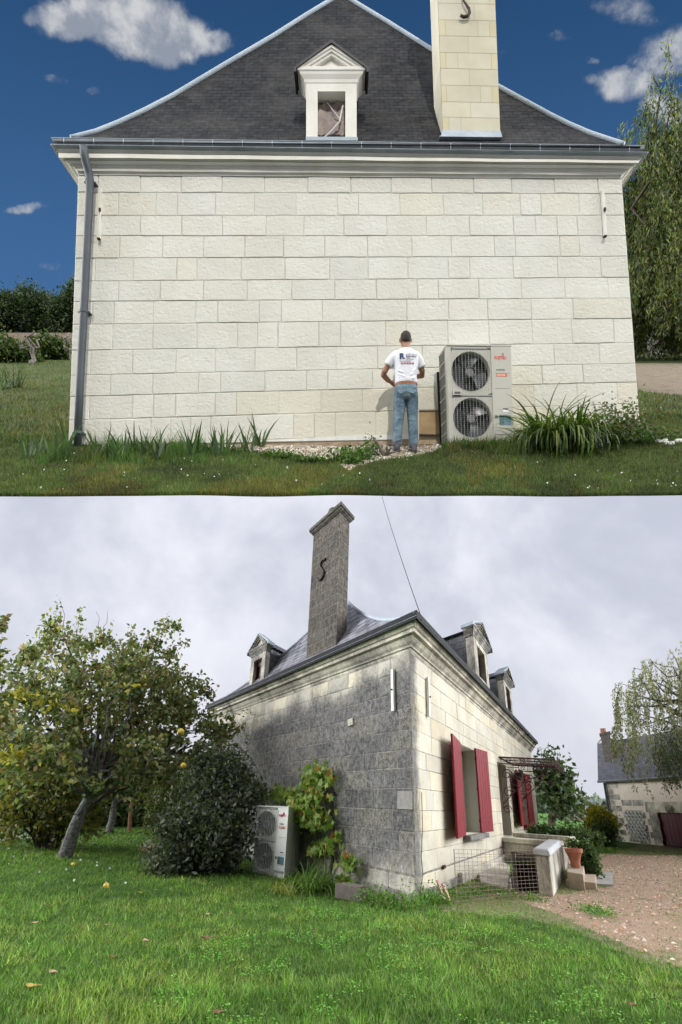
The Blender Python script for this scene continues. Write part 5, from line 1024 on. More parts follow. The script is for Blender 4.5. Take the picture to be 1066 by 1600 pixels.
def shutter(hx, ex_, yt, yb, hyt, hyb, out, lab, th=.05):
    """hinge column hx (rows hyt..hyb) on the wall, free edge ex_ (rows yt..yb) standing out from it"""
    a = RP(hx, hyb, .02); b = RP(ex_, yb, out); a1 = RP(hx, hyt, .02); b1 = RP(ex_, yt, out); z0 = (a[2]+b[2])/2; z1 = (a1[2]+b1[2])/2; a[2] = b[2] = z0; a1 = a+ZD*(z1-z0); e = b-a; n_ = nrm(np.cross(e, ZD)); n_ = n_ if n_@(CAM-a) > 0 else -n_
    m = MB(); npk = 5
    for i in range(npk): m.obox(a+e*(i/npk+.006), e*(1/npk-.012), n_*th, ZD*(z1-z0))
    m.obox(a+n_*.008, e, n_*(th-.018), ZD*(z1-z0)); sh_ = part('shutter', m, SHUT, HB, label=lab, bevel=.004)
    m = MB()
    for t in (.13, .5, .87): m = MB(); m.obox(a+n_*-.02+e*.03+ZD*((z1-z0)*t-.05), e*.9, n_*.018, ZD*.10); part('batten', m, SHUT, sh_)
    for t in (.13, .87): m = MB(); m.obox(a+n_*th+e*.0+ZD*((z1-z0)*t), e*.85, n_*.006, ZD*.035); part('hinge_strap', m, SHUT, sh_)
shutter(725.8, 712.7, 1157, 1308, 1159, 1306.8, .26, 'left red shutter of the near window')
shutter(750.5, 769.3, 1178.5, 1299, 1175, 1300.5, .16, 'right red shutter of the near window')
shutter(820, 814, 1209, 1290, 1211, 1289, .26, 'left red shutter of the far window'); shutter(826.5, 835, 1214.5, 1286.5, 1213, 1287.5, .16, 'right red shutter of the far window')
# cables on the wall, corner crack
m = MB(); m.tube([RP(x, y, .025) for x, y in [(659, 1238), (660.5, 1290), (658.5, 1340), (661, 1368), (657, 1392)]], .006, 4); part('crack', m, IRON, HB)
m = MB(); m.tube([LP(x, y, .03) for x, y in [(519, 1236), (522, 1262), (519, 1300), (518, 1345)]], .02, 5)
m = MB(); m.prism([LP(x, y, .03) for x, y in [(495, 1316), (506, 1315), (508, 1338), (497, 1339)]], NL*.02); part('vent', m, IRON, HB)
m = MB(); m.prism([RP(x, y, .03) for x, y in [(691.5, 1352), (694.5, 1351), (695, 1356), (692, 1358)]], NR*.03); part('wall_vent', m, IRON, HB)
m = MB(); m.prism([LP(x, y, .022) for x, y in [(543.5, 1125), (552, 1121), (553, 1132), (544.5, 1135)]], NL*.015); part('patch', m, OLDT, HB)
m = MB(); m.prism([LP(x, y, .022) for x, y in [(622, 1236), (645, 1236), (645, 1265), (621, 1264)]], NL*.012); part('patch', m, CONC, HB)
# canopy of wrought iron and glass over the door
def canopy():
    e = bpy.data.objects.new('canopy', None); S.collection.objects.link(e); e.parent = HB; e['label'] = 'wrought iron and glass canopy over the door'
    sA_, zA_ = rsz_(778.5, 1183); nv = nrm(np.cross(NR, ZD)); pw_ = C0+VD*sA_; p1 = onplane(866, 1187, pw_, nv); out = (p1-pw_)@NR; z2 = p1[2]
    T = lambda s, o, z: C0+VD*s+NR*o+ZD*z
    sB_ = rsz_(803, 1200)[0]; z1 = zA_; m = MB()
    fr_ = [T(sA_, .03, z1), T(sA_, out, z2), T(sB_, out, z2), T(sB_, .03, z1)]
    for a, b in zip(fr_, fr_[1:]+fr_[:1]): m.tube([a, b], .028, 6)
    for o_ in (.7, 1.4): zz = z1+(z2-z1)*o_/out; m.tube([T(sA_, o_, zz), T(sB_, o_, zz)], .018, 5)
    for k in range(1, 3): s = sA_+(sB_-sA_)*k/3; m.tube([T(s, .03, z1), T(s, out, z2)], .016, 5)
    for (a, b) in ((fr_[0], fr_[1]), (fr_[1], fr_[2]), (fr_[3], fr_[2])): m.tube([a-ZD*.22, b-ZD*.22], .018, 5)
    fa = part('canopy_frame', m, simple('dark_red_iron', (.10, .03, .035), (.05, .02, .02), 9, .6, .2), e)
    m = MB(); m.prism([p+ZD*.02 for p in fr_], ZD*.015); part('canopy_glass', m, CGLASS, e)
    def scroll(c, d1, r, turns=1.4, st=0, flip=1):
        return [c+d1*(r*(1-t*.75)*math.cos(st+flip*t*turns*6.28))+ZD*(r*(1-t*.75)*math.sin(st+flip*t*turns*6.28)) for t in np.linspace(0, 1, 22)]
    m = MB()
    for i, (a, b) in enumerate(((fr_[0], fr_[1]), (fr_[1], fr_[2]), (fr_[3], fr_[2]))):
        n_ = 7 if i == 1 else 4; d = nrm(b-a)
        for k in range(n_): c = a+(b-a)*((k+.5)/n_)-ZD*.11; m.tube(scroll(c+d*.1, d, .10), .012, 4); m.tube([c-d*.18+ZD*.1, c-d*.18-ZD*.11], .010, 4)
    part('scrollwork', m, fa.data.materials[0], fa)
    for s in (sA_+.05, sB_-.05):
        m = MB(); top = T(s, .03, z1-.22); m.tube([top, T(s, .03, z1-1.75)], .022, 5); m.tube([T(s, .03, z1-1.6), T(s, .45, z1-1.2), T(s, .95, z1-.75), T(s, 1.7, z1-.62)], .018, 5)
        for (o_, z_, r) in ((.16, z1-1.78, .15), (.25, z1-1.2, .2), (.55, z1-.85, .22), (1.0, z1-.75, .17), (1.4, z1-.72, .13), (.25, z1-.6, .2)): m.tube(scroll(T(s, o_, z_), NR, r), .016, 4)
        part('bracket', m, fa.data.materials[0], e)
    m = MB(); c = T(sA_+1.6, .5, z1-.55); m.loft([(c-ZD*.18, .05, .05), (c-ZD*.12, .09, .09), (c+ZD*.08, .13, .13), (c+ZD*.12, .05, .05)], n=6, pw=2); m.tube([c+ZD*.1, c+ZD*.4], .012, 5); m.tube([c+ZD*.3, c+ZD*.3-NR*.45], .012, 5); part('lantern', m, BLACK, e)
canopy()
# cellar steps well: landing slab, walls, stone newel
ee = empty('entrance_steps', G(842, 1400), 'B', 'stone entrance landing with cellar opening and sloping parapet beside the red shutters', 'steps')
def vert(p, px, py): return np.array([p[0], p[1], up_at(p, px, py)])
a = RP(791, 1385, .02); a = C0+VD*((RP(787, 1330)-C0)@VD); dirW = NR
FL = RP(785, 1308, .02); zs = FL[2]; FR = G(860, 1314, zs); e1_ = FR-FL; L1 = np.linalg.norm(e1_); e1_ = e1_/L1; n1_ = nrm(np.cross(e1_, ZD)); n1_ = n1_ if n1_@VD > 0 else -n1_; q0 = FL*[1, 1, 0]; print('landing', FL, FR, L1)
m = MB(); m.obox(q0-ZD*1.1, e1_*L1*.14, n1_*.3, ZD*(zs+.95)); m.obox(q0+e1_*L1*.14+ZD*(zs*.42), e1_*L1*.78, n1_*.3, ZD*(zs*.58-.152)); m.obox(q0+e1_*L1*.92-ZD*1.1, e1_*L1*.3, n1_*.3, ZD*(zs+.95)); part('landing_wall', m, OLDP, ee, bevel=.015)
m = MB(); m.obox(q0+ZD*(zs-.15)-n1_*.06, e1_*(L1*1.02), n1_*1.8, ZD*.15); part('landing_slab', m, OLDT, ee, bevel=.02)
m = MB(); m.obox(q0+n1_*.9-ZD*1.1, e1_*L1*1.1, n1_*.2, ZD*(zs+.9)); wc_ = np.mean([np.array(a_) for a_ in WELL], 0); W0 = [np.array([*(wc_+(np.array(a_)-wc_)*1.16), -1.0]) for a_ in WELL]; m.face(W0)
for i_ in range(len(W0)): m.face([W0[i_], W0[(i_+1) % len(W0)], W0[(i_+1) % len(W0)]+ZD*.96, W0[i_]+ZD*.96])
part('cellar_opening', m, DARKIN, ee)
# parapet / newel with sloping coping
pa, pb = G(843, 1398), G(865, 1403); pc = G(882, 1372); zt0 = up_at(pa, 842.6, 1336); m = MB(); d3 = pc-pb; zt1 = up_at(pc, 880, 1322)
m.box8([pa-ZD*1.1, pb-ZD*1.1, pc-ZD*1.1, pa+d3-ZD*1.1, pa+ZD*zt0, pb+ZD*zt0, pc+ZD*(zt1), pa+d3+ZD*(zt1)]); part('parapet', m, OLDP, ee, bevel=.02)
m = MB(); ov = .07; x_ = nrm(pb-pa)*ov; y_ = nrm(d3)*ov; t0 = ZD*(zt0+.003); t1 = ZD*(zt1+.003); m.box8([pa-x_-y_+t0, pb+x_-y_+t0, pc+x_+t1, pa+d3-x_+t1, pa-x_*.3-y_+t0+ZD*.13, pb+x_*.3-y_+t0+ZD*.13, pc+x_*.3+t1+ZD*.14, pa+d3-x_*.3+t1+ZD*.14]); part('coping', m, MARB, ee, bevel=.03)
m = MB(); w0 = G(717, 1401); 
s_a, s_b = (RP(716, 1395)-C0)@VD, (RP(786, 1350)-C0)@VD
m.prism([G(748, 1369), G(752, 1383), G(794, 1391), G(797, 1356), G(784, 1349)], ZD*.07); m.prism([G(748, 1369), G(752, 1383), G(794, 1391), G(797, 1356), G(784, 1349)], ZD*-1.0); m.prism([C0+VD*s_a+NR*.03+ZD*-.3, C0+VD*s_b+NR*.03+ZD*-.3, C0+VD*s_b+NR*.03+ZD*.22, C0+VD*s_a+NR*.03+ZD*.24], NR*.09); part('kerb_wall', m, OLDP, ee, bevel=.02)
s1_ = G(889, 1378); s2_ = G(911, 1384); dr_ = nrm(d3); x_ = (s2_-s1_); m = MB()
m.prism([G(886, 1362, .34), G(911, 1366, .34), G(914, 1343, .34), G(888, 1340, .34)], ZD*-.5); m.prism([G(884, 1375, .165), G(931, 1379, .165), G(931, 1357, .165), G(900, 1352, .165)], ZD*-.4)
part('step', m, simple('warm_stone', (.40, .31, .22), (.30, .24, .18), 5, .9, bstr=.3), ee, bevel=.015)
m = MB(); m.prism([G(911, 1383, .01), G(960, 1386, .01), G(957, 1366, .01), G(915, 1364, .01)], ZD*.05); part('doorstep_slab', m, CONC, ee)
# low wall of the far landing side, seen over the coping
m = MB(); zp = zs+.12; a = G(802.5, 1301.5, zp); b = G(888.7, 1307.5, zp); e_ = (b-a)*[1, 1, 0]; nn2 = nrm(np.cross(e_, ZD)); nn2 = nn2 if nn2@VD > 0 else -nn2; m.obox(a*[1, 1, 0]-ZD*.2, e_, nn2*.35, ZD*(zp+.08)); m.obox(a*[1, 1, 0]+ZD*(zp-.115)-nn2*.05-e_*.01, e_*1.02, nn2*.45, ZD*.12); part('far_parapet', m, OLDT, ee, bevel=.02)
# wire mesh fence panel in front of the cellar well
ma, mb_ = G(714, 1414), G(848, 1402); eM = empty('wire_mesh_panel', ma, 'B', 'rusty welded wire mesh panel leaning before the cellar opening', 'mesh panel'); h0 = up_at(ma, 713, 1327); h1 = up_at(mb_, 848, 1329); m = MB(); N = 20
for i in range(N+1):
    p = ma+(mb_-ma)*i/N; h = h0+(h1-h0)*i/N; z0_ = .02+.25*math.sin(math.pi*i/N)*0; m.tube([p+ZD*z0_, p+ZD*h+rng.normal(size=3)*.006], (.003), 4)
for j in range(13):
    m.tube([ma+ZD*(.05+(h0-.05)*j/12), (ma+mb_)/2+ZD*(.05+((h0+h1)/2-.05)*j/12)+rng.normal(size=3)*.012, mb_+ZD*(.05+(h1-.05)*j/12)], (.003), 4)
part('mesh', m, MESHW, eM); m = MB(); m.tube([ma-ZD*.1, ma+ZD*h0], .009, 6); part('end_wire', m, MESHW, eM)
# heat pump by the stained wall
o1 = G(393.5, 1364); o2 = G(444.5, 1374); o3 = G(474, 1358); exB = (o2-o1)/.94; d_ = o3-o2; d_ = d_-0; eyB = d_/.36; hB = up_at(o1, 398, 1258.5)
print('pump', np.linalg.norm(exB)*.94, np.linalg.norm(d_), hB)
heat_pump(o1, 'B', o1, exB, eyB, ZD*hB/1.43, 'white two-fan heat pump half under the vine against the dark stained wall', CASEB, gl=.0065)

# ---- garden trees and shrubs
def Bpx(px, py, g, f=1.0):                # point on the vertical above ground point g (scaled distance f) seen at a pixel
    n = nrm([g[0], g[1], 0]); r = ray(px, py); t = ((np.array(g)*f-CAM*[1, 1, 0])@n)/(r@n); return CAM+r*t
def blobpx(px, py, rx, ry, g, f=1.0, dz=.9):
    c = Bpx(px, py, g, f); k = np.linalg.norm(c-CAM)/math.hypot(F, 0)*.92; k = np.linalg.norm(c-CAM)/math.sqrt(F*F+(px-CX)**2+(py-PP)**2); return (c, (rx*k, rx*k*dz, ry*k))
FT = [(.15, .19, .08), (.11, .15, .06), (.20, .25, .11), (.27, .29, .12), (.32, .29, .09), (.08, .11, .04), (.25, .17, .09)]
gT = G(99, 1340)
bl_ = [blobpx(x, y, rx, ry, gT, f) for x, y, rx, ry, f in [(60, 1120, 90, 75, .95), (150, 1100, 100, 80, 1.0), (230, 1110, 80, 75, 1.02), (95, 1010, 45, 50, 1.0), (95, 965, 14, 34, 1.0), (165, 1030, 60, 50, 1.05), (245, 1010, 40, 36, 1.0), (290, 1080, 40, 50, 1.0), (310, 1150, 55, 50, .98), (150, 1185, 110, 45, .92), (250, 1190, 80, 45, .97), (30, 1060, 60, 60, .9), (350, 1140, 42, 20, .97), (262, 975, 30, 12, 1.0), (70, 1180, 70, 40, .9), (205, 1060, 60, 50, .95)]]
eT = tree('quince_tree', 'B', gT, bl_, 430, 17500, .155, .165, FT, 'leaning fruit tree with autumn leaves and yellow fruit, largest tree of the lower lawn', tr=.21, bark=BARKG, aspect=.62, droop=.5, shell=.5, top=[Bpx(124, 1275, gT), Bpx(150, 1225, gT)])
m = MB()
for tgt in ((60, 1150), (230, 1130), (110, 1060), (205, 1185), (300, 1160), (160, 1080), (40, 1090), (255, 1040), (95, 985)): limb(m, Bpx(148, 1228, gT), Bpx(*tgt, gT), .085, .02, .14, 7)
limb(m, Bpx(128, 1270, gT), Bpx(205, 1228, gT), .075, .03, .1)
part('bough', m, BARK, eT, smooth=True)
m = MB()
for x, y, x2, y2 in ((95, 1000, 92, 936), (120, 1010, 125, 948), (165, 1010, 168, 955), (245, 1000, 262, 962), (270, 1010, 298, 1000), (160, 1005, 150, 955), (80, 1000, 70, 960), (320, 1120, 398, 1112), (330, 1130, 400, 1160), (210, 1030, 205, 975)): limb(m, Bpx(x, y, gT), Bpx(x2, y2, gT), .012, .004, .15)
part('twig', m, BARK, eT); 
tw_ = []
for x, y, x2, y2 in ((95, 1000, 92, 936), (120, 1010, 125, 948), (245, 1000, 262, 962), (270, 1010, 298, 1000), (320, 1120, 398, 1112), (330, 1130, 400, 1160), (80, 1000, 70, 960), (210, 1030, 205, 975), (0, 1180, 30, 1190)):
    for t in rng.random(34): tw_.append(Bpx(x+(x2-x)*t, y+(y2-y)*t, gT)+rng.normal(size=3)*.09)
npmesh('twig_leaves', leaf_quads(np.array(tw_), .14, .09), 4, LEAF, pal(FT, len(tw_)), eT)
yl_ = [Bpx(x+rng.normal()*s, y+rng.normal()*s*.4, gT, .84) for x, y, s, n in ((75, 1095, 20, 40), (35, 1085, 12, 20), (15, 1180, 18, 60), (105, 1105, 10, 16), (200, 1075, 12, 10)) for _ in range(n)]
npmesh('yellow_leaves', leaf_quads(np.array(yl_), .16, .10), 4, LEAF, pal([(.42, .36, .05), (.50, .42, .08), (.30, .32, .06)], len(yl_)), eT, )
QY = simple('quince_skin', (.62, .42, .03), (.50, .36, .05), 9, .5, bstr=.2)
def fruit(c, r, label, cat='fruit', grp=None, mat=QY, name='quince'):
    m = MB(); c = np.array(c); m.loft([(c+[0, 0, z*r], r*k, r*k*.96) for z, k in ((-1, .25), (-.8, .65), (-.4, .95), (0, 1.03), (.45, .9), (.8, .52), (.95, .2))], n=14, pw=2); return solo(name, m, mat, c-[0, 0, r], 'B', label, cat, grp, smooth=True)
fruit(Bpx(283, 1143, gT, .80), .085, 'yellow quince hanging in the fruit tree, the upper of the two')
fruit(Bpx(287, 1196, gT, .80), .075, 'yellow quince hanging at the lower right of the fruit tree')
for (x, y, r, lab) in ((114, 1355, .05, 'pale yellow fallen quince on the grass nearest the leaning trunk'), (165, 1390, .055, 'bright yellow fallen quince on the lawn below the leaning tree')):
    g = G(x, y); fruit(g+[0, 0, r*.8+.02], r, lab)
# fallen leaves, each its own curled mesh
LB = simple('brown_leaf', (.20, .09, .05), (.12, .05, .03), 30, .8); LT = simple('tan_leaf', (.50, .32, .20), (.38, .24, .15), 30, .7); LY = simple('yellow_leaf', (.55, .42, .08), (.42, .22, .07), 14, .7)
def fleaf(px, py, s, mt, label, rot=None):
    g = G(px, py); s *= 1.; th = rng.uniform(0, 6.28) if rot is None else rot; P = []
    for i in range(7):
        t = i/6*2-1; w_ = (1-abs(t)**1.8)*.36; row = []
        for j in range(5): v_ = j/4*2-1; x = t*s; y = v_*w_*s*1.6; row.append(g+[x*math.cos(th)-y*math.sin(th), x*math.sin(th)+y*math.cos(th), .045+s*.30*(t*t*.6+v_*v_*.5)*(.6+.4*math.sin(3*t+j))])
        P.append(row)
    m = MB(); m.grid(P); o = solo('fallen_leaf', m, mt, g, 'B', label, 'leaf', smooth=True)
    md = o.modifiers.new('t', 'SOLIDIFY'); md.thickness = .003
for a in [(50, 1551, .070, LY, 'large yellow and purple-brown curled leaf, nearest fallen leaf at the lower left'), (81, 1528, .055, LT, 'tan curled leaf just behind the big yellow-brown leaf'), (53, 1448, .055, LT, 'flat pale leaf on the left lawn in line with the tree trunk'), (131, 1408, .075, LB, 'rust-red curled leaf on the lawn left of the bright yellow fruit'), (176, 1503, .05, LB, 'dark brown leaf sunk in the grass right of the tan leaf'), (227, 1477, .055, LT, 'pinkish tan leaf lying alone on the left middle of the lawn'), (323, 1434, .055, LT, 'pale upright leaf in the middle of the lawn below the dark shrub'), (326, 1473, .09, LB, 'brown leaf remains on a bare patch in mid lawn'), (491, 1462, .045, LB, 'small brown leaf on the lawn below the brown planter block'), (341, 1593, .06, LB, 'dark red leaf at the bottom edge of the lawn'), (166, 1451, .028, LT, 'tiny pale leaf in the grass above the pinkish one'), (152, 1443, .035, LB, 'small dark leaf next to the tiny pale leaf'), (297, 1396, .05, LB, 'brown leaf in the grass before the dark shrub'), (243, 1395, .04, LT, 'small cream leaf on the lawn left of the brown leaf before the shrub'), (220, 1399, .04, LY, 'greenish yellow leaf right of the bright yellow fruit'), (72, 1420, .055, LB, 'blackish leaf on the lawn near the left edge'), (376, 1388, .05, LB, 'brown leaf on the grass in front of the white heat pump'), (990, 1580, .05, LB, 'dark leaf on the lawn in the lower right corner')]: fleaf(*a)
# left, out of frame fruit tree whose branch enters at the left edge
gL = G(-150, 1400); tree('quince_tree', 'B', gL, [blobpx(-66, 1030, 62, 85, gL), blobpx(-60, 1130, 62, 70, gL), blobpx(-100, 1080, 80, 90, gL), blobpx(-8, 985, 14, 40, gL), blobpx(2, 915, 5, 10, gL)], 130, 6500, .14, .14, FT, 'dark branches of a second fruit tree entering at the left edge', tr=.12, bark=BARKG, aspect=.6)
SH1 = [(.10, .13, .04), (.15, .17, .05), (.22, .21, .06), (.07, .09, .03), (.24, .18, .05)]
g = G(75, 1325); e = tree('garden_shrub', 'B', g, [blobpx(70, 1250, 70, 55, g), blobpx(40, 1230, 55, 45, g, 1.02), blobpx(110, 1235, 55, 45, g, 1.03), blobpx(25, 1285, 38, 30, g), blobpx(70, 1200, 50, 24, g), blobpx(120, 1275, 45, 32, g)], 150, 6500, .26, .17, SH1, 'loose many-stemmed shrub with dull autumn leaves behind the leaning trunk', 'shrub', tr=.07, branches=False)
m = MB()
for i in range(13): a = rng.uniform(-1, 1); limb(m, g+[a*.35, rng.uniform(-.3, .3), 0], Bpx(70+a*65, 1225+rng.uniform(-15, 15), g), .055, .02, .07)
part('stem', m, BARK, e)
g = G(171, 1302); tree('small_fruit_tree', 'B', g, [blobpx(185, 1215, 45, 28, g), blobpx(215, 1225, 40, 20, g), blobpx(150, 1220, 30, 24, g)], 70, 3200, .3, .17, [(.07, .10, .03), (.11, .13, .04), (.05, .07, .02)], 'small distant fruit tree with a pale trunk beyond the leaning one', tr=.19, bark=BARKG, top=[Bpx(178, 1262, g), Bpx(184, 1240, g)])
g = G(203, 1299); m = MB(); m.tube([g-[0, 0, .2], Bpx(204, 1270, g), Bpx(207, 1246, g)], [.10, .09, .07], 7); solo('wooden_stake', m, simple('orange_wood', (.30, .15, .07), (.22, .11, .06), 8, .9), g, 'B', 'thin reddish wooden stake on the far lawn beside the small tree', 'stake')
DS = [(.06, .075, .05), (.10, .12, .08), (.035, .045, .03), (.17, .19, .14), (.08, .11, .05)]
g = G(322, 1366); e = tree('dark_shrub', 'B', g, [blobpx(330, 1300, 62, 60, g, 1.0), blobpx(285, 1295, 22, 34, g, 1.0), blobpx(258, 1345, 26, 16, g, .98), blobpx(265, 1305, 20, 26, g, 1.0), blobpx(380, 1215, 20, 12, g, 1.1), blobpx(330, 1195, 26, 20, g, 1.1), blobpx(300, 1325, 52, 40, g, 1.0), blobpx(350, 1250, 50, 42, g, 1.06), blobpx(345, 1210, 42, 34, g, 1.08), blobpx(310, 1260, 40, 40, g, 1.03), blobpx(352, 1325, 28, 38, g, 1.02), blobpx(270, 1335, 26, 24, g, 1.0), blobpx(385, 1235, 32, 20, g, 1.1)], 300, 22000, .19, .125, DS, 'big dense dark grey-green shrub between the lawn and the stained wall', 'shrub', tr=.05, branches=False)
g = G(262, 1318); tree('twiggy_shrub', 'B', g, [blobpx(262, 1265, 32, 44, g), blobpx(248, 1290, 22, 22, g), blobpx(280, 1240, 30, 30, g)], 90, 3800, .2, .12, [(.08, .10, .03), (.12, .13, .04), (.05, .07, .025)], 'light open shrub left of the big dark shrub', 'shrub', tr=.04)
# hedges and woods far left
def hedgeB(x0, x1, yb, yt, label, cols, n, d=.8, lsz=.3):
    a, b = G(x0, yb), G(x1, yb); c = (a+b)/2; e = empty('hedge', c, 'B', label, 'hedge'); t = rng.random(n); P = a+(b-a)*t[:, None]; zt = up_at(c, (x0+x1)/2, yt); top = zt*(.78+.35*vnoise(t*30+5, t*0+3, 1., 9)); P[:, 2] = top*rng.random(n)**.6; P[:, :2] += rng.normal(size=(n, 2))*d*.5*(1-.5*(P[:, 2]/top))[:, None]
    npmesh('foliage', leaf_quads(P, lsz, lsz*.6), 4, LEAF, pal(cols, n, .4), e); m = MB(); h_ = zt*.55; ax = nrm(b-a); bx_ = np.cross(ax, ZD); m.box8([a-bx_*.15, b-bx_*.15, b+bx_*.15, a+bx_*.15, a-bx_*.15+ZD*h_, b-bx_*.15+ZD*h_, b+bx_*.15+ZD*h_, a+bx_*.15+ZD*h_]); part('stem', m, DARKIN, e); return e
hedgeB(-220, 330, 1290, 1232, 'dark hedge closing the far end of the lawn on the left', [(.05, .08, .03), (.09, .13, .04), (.14, .18, .05), (.03, .045, .02)], 15000, 1.6, .4)
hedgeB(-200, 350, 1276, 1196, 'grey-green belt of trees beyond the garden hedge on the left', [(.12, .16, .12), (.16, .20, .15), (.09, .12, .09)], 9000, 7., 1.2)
# day lily, vine, planter block and small plants by the stained wall
g = G(480, 1398); o = strips('day_lily_clump', [G(x, y) for x, y in [(470, 1392), (482, 1396), (495, 1394), (478, 1388), (505, 1392), (488, 1386), (512, 1388)]], 44, .72, .022, [(.09, .19, .03), (.13, .26, .05), (.06, .12, .025), (.20, .28, .08)], LEAF, 1.5, 6, None, 'B', g, rad=.12, outw=.8); tag(o, 'arching green strappy clump between the white heat pump and the brown planter block', 'plant')
g = G(438, 1396); o = strips('yellow_lily_clump', [G(x, y) for x, y in [(432, 1392), (442, 1397), (452, 1400)]], 20, .5, .02, [(.30, .32, .07), (.42, .38, .12), (.14, .22, .04)], LEAF, 1.7, 6, None, 'B', g, rad=.1, outw=.9); tag(o, 'yellowing strappy leaves drooping at the foot of the white heat pump', 'plant')
def vine():
    b = (LP(518, 1372)+NL*.12)*[1, 1, 0]; e = empty('grape_vine', b, 'B', 'yellow-green grape vine climbing the stained wall over the heat pump', 'vine'); m = MB()
    m.tube([b-[0, 0, .1], LP(520, 1345, .10), LP(522, 1300, .09), LP(518, 1262, .10), LP(522, 1240, .08), LP(505, 1222, .12), LP(480, 1235, .2), LP(430, 1238, .25), LP(400, 1240, .25)], [.04, .04, .035, .032, .03, .025, .02, .015, .01], 8); m.tube([LP(521, 1300, .12), LP(515, 1265, .16), LP(500, 1240, .2)], [.02, .02, .015], 6); m.tube([LP(520, 1350, .1), LP(535, 1345, .15), LP(548, 1360, .18), LP(545, 1385, .15)], [.015, .012, .01, .006], 5); part('stem', m, BARK, e, smooth=True)
    V = []
    for x, y, rx, ry, n, o in ((490, 1222, 26, 24, 330, .25), (500, 1205, 18, 12, 120, .2), (465, 1262, 26, 22, 300, .45), (490, 1282, 26, 18, 240, .35), (440, 1240, 30, 12, 200, .4), (408, 1240, 26, 10, 150, .35), (470, 1244, 40, 16, 260, .4), (510, 1325, 20, 12, 90, .22), (490, 1330, 16, 9, 60, .25), (545, 1350, 14, 16, 90, .2), (540, 1378, 12, 8, 50, .2), (525, 1310, 12, 10, 40, .2)):
        for _ in range(int(n*.62)): r_ = rng.normal(size=2)*.5; V.append(LP(x+r_[0]*rx, y+r_[1]*ry, o+rng.normal()*.12))
    V = np.array(V); Q = []; C = []
    for p in V:                              # lobed leaf: five-pointed fan facing roughly out of the wall
        nrmv = nrm(NL*1.0+rng.normal(size=3)*.55); a = nrm(np.cross(nrmv, ZD+rng.normal(size=3)*.3)); b_ = np.cross(nrmv, a); s = rng.uniform(.055, .105)
        pts = [(0, -.35), (.75, -.75), (.62, -.1), (1.0, .35), (.45, .40), (0, 1.05), (-.45, .40), (-1.0, .35), (-.62, -.1), (-.75, -.75)]; Q.append([p+(a*x*s)+(b_*-y*s)+nrmv*(-.25*s*x*x) for x, y in pts])
    col = pal([(.16, .26, .04), (.22, .32, .06), (.11, .19, .03), (.28, .33, .07)], len(V), .25); px_ = rng.random(len(V)) < .06; col[px_] = pal([(.35, .12, .04), (.40, .25, .06)], px_.sum()); npmesh('leaves', np.array(Q), 10, LEAF, col, e)
vine()
a, b = G(523, 1404), G(563, 1410); m = MB(); m.obox(a, b-a, nrm(-NL+UD*.2)*.28, ZD*up_at(a, 523, 1380)); solo('planter_block', m, CONCB, a, 'B', 'brown concrete block on the grass at the foot of the stained wall', 'block', bevel=.015)
def tuftB(name, pts, n, r, hgt, cols, label, cat, lsz=.05):
    C = np.array([G(x, y) for x, y in pts]); i = rng.integers(0, len(C), n); P = C[i]+rng.normal(size=(n, 3))*[r, r, 0]; P[:, 2] = np.abs(rng.normal(size=n))*hgt*.5+.02; o = npmesh(name, leaf_quads(P, lsz, lsz*.6), 4, LEAF, pal(cols, n), None, 'B', C[0]); return tag(o, label, cat)
GB = [(.10, .22, .03), (.14, .28, .05), (.07, .15, .025)]
tuftB('weed_clump', [(665, 1412), (680, 1415), (658, 1418), (690, 1414)], 900, .12, .24, GB, 'leafy green weeds at the foot of the house corner', 'weed')
tuftB('weed_clump', [(570, 1408), (585, 1413), (600, 1416), (620, 1420), (640, 1424)], 1500, .14, .22, GB+[(.16, .17, .07)], 'untidy weeds along the base of the stained wall', 'weed')
tuftB('weed_clump', [(720, 1405), (735, 1400), (760, 1396)], 700, .16, .12, GB, 'low weeds under the rusty mesh panel', 'weed')
tuftB('wild_plant', [(790, 1402), (830, 1408), (925, 1425), (940, 1432)], 600, .16, .10, GB, 'small rosettes of weeds at the edge of the drive', 'weed')
for (x, y, w_, h, lab) in ((692, 1408, .085, .55, 'left one of two pale terracotta tiles leaning on the front wall'), (701, 1412, .09, .50, 'right one of two pale terracotta tiles leaning on the front wall')):
    g = G(x, y); m = MB(); m.obox(g, VD*w_*1.6, NR*.03, ZD*h*.6-NR*.12); solo('roof_tile', m, TERRAP, g, 'B', lab, 'tile', bevel=.006)
# flower pot on the steps
g = s1_+x_*.72+dr_*.25; g = np.array([g[0], g[1], .36]); g = np.array([*(G(903, 1383)+dr_*.2)[:2], .36]); r_ = .26; m = MB(); zt_ = up_at(g, 903, 1326)-g[2]; kk = zt_/.5
m.loft([(g+ZD*0, .13*kk, .13*kk), (g+ZD*.05*kk, .15*kk, .15*kk), (g+ZD*.12*kk, .13*kk, .13*kk), (g+ZD*.38*kk, .22*kk, .22*kk), (g+ZD*.40*kk, .25*kk, .25*kk), (g+ZD*.5*kk, .26*kk, .26*kk), (g+ZD*.5*kk, .22*kk, .22*kk), (g+ZD*.42*kk, .2*kk, .2*kk)], n=24, pw=2); solo('flower_pot', m, TERRA, g, 'B', 'terracotta flower pot on the steps beside the sloping parapet', 'pot', smooth=True, auto=40)
SG = [(.05, .09, .03), (.08, .13, .04), (.035, .06, .02), (.10, .15, .06)]
g = G(922, 1376); tree('garden_shrub', 'B', g, [blobpx(916, 1334, 13, 14, g), blobpx(925, 1352, 10, 17, g), blobpx(902, 1320, 13, 6, g)], 70, 3400, .07, .09, SG, 'leafy green shrub just right of the terracotta pot', 'shrub', tr=.02, branches=False)
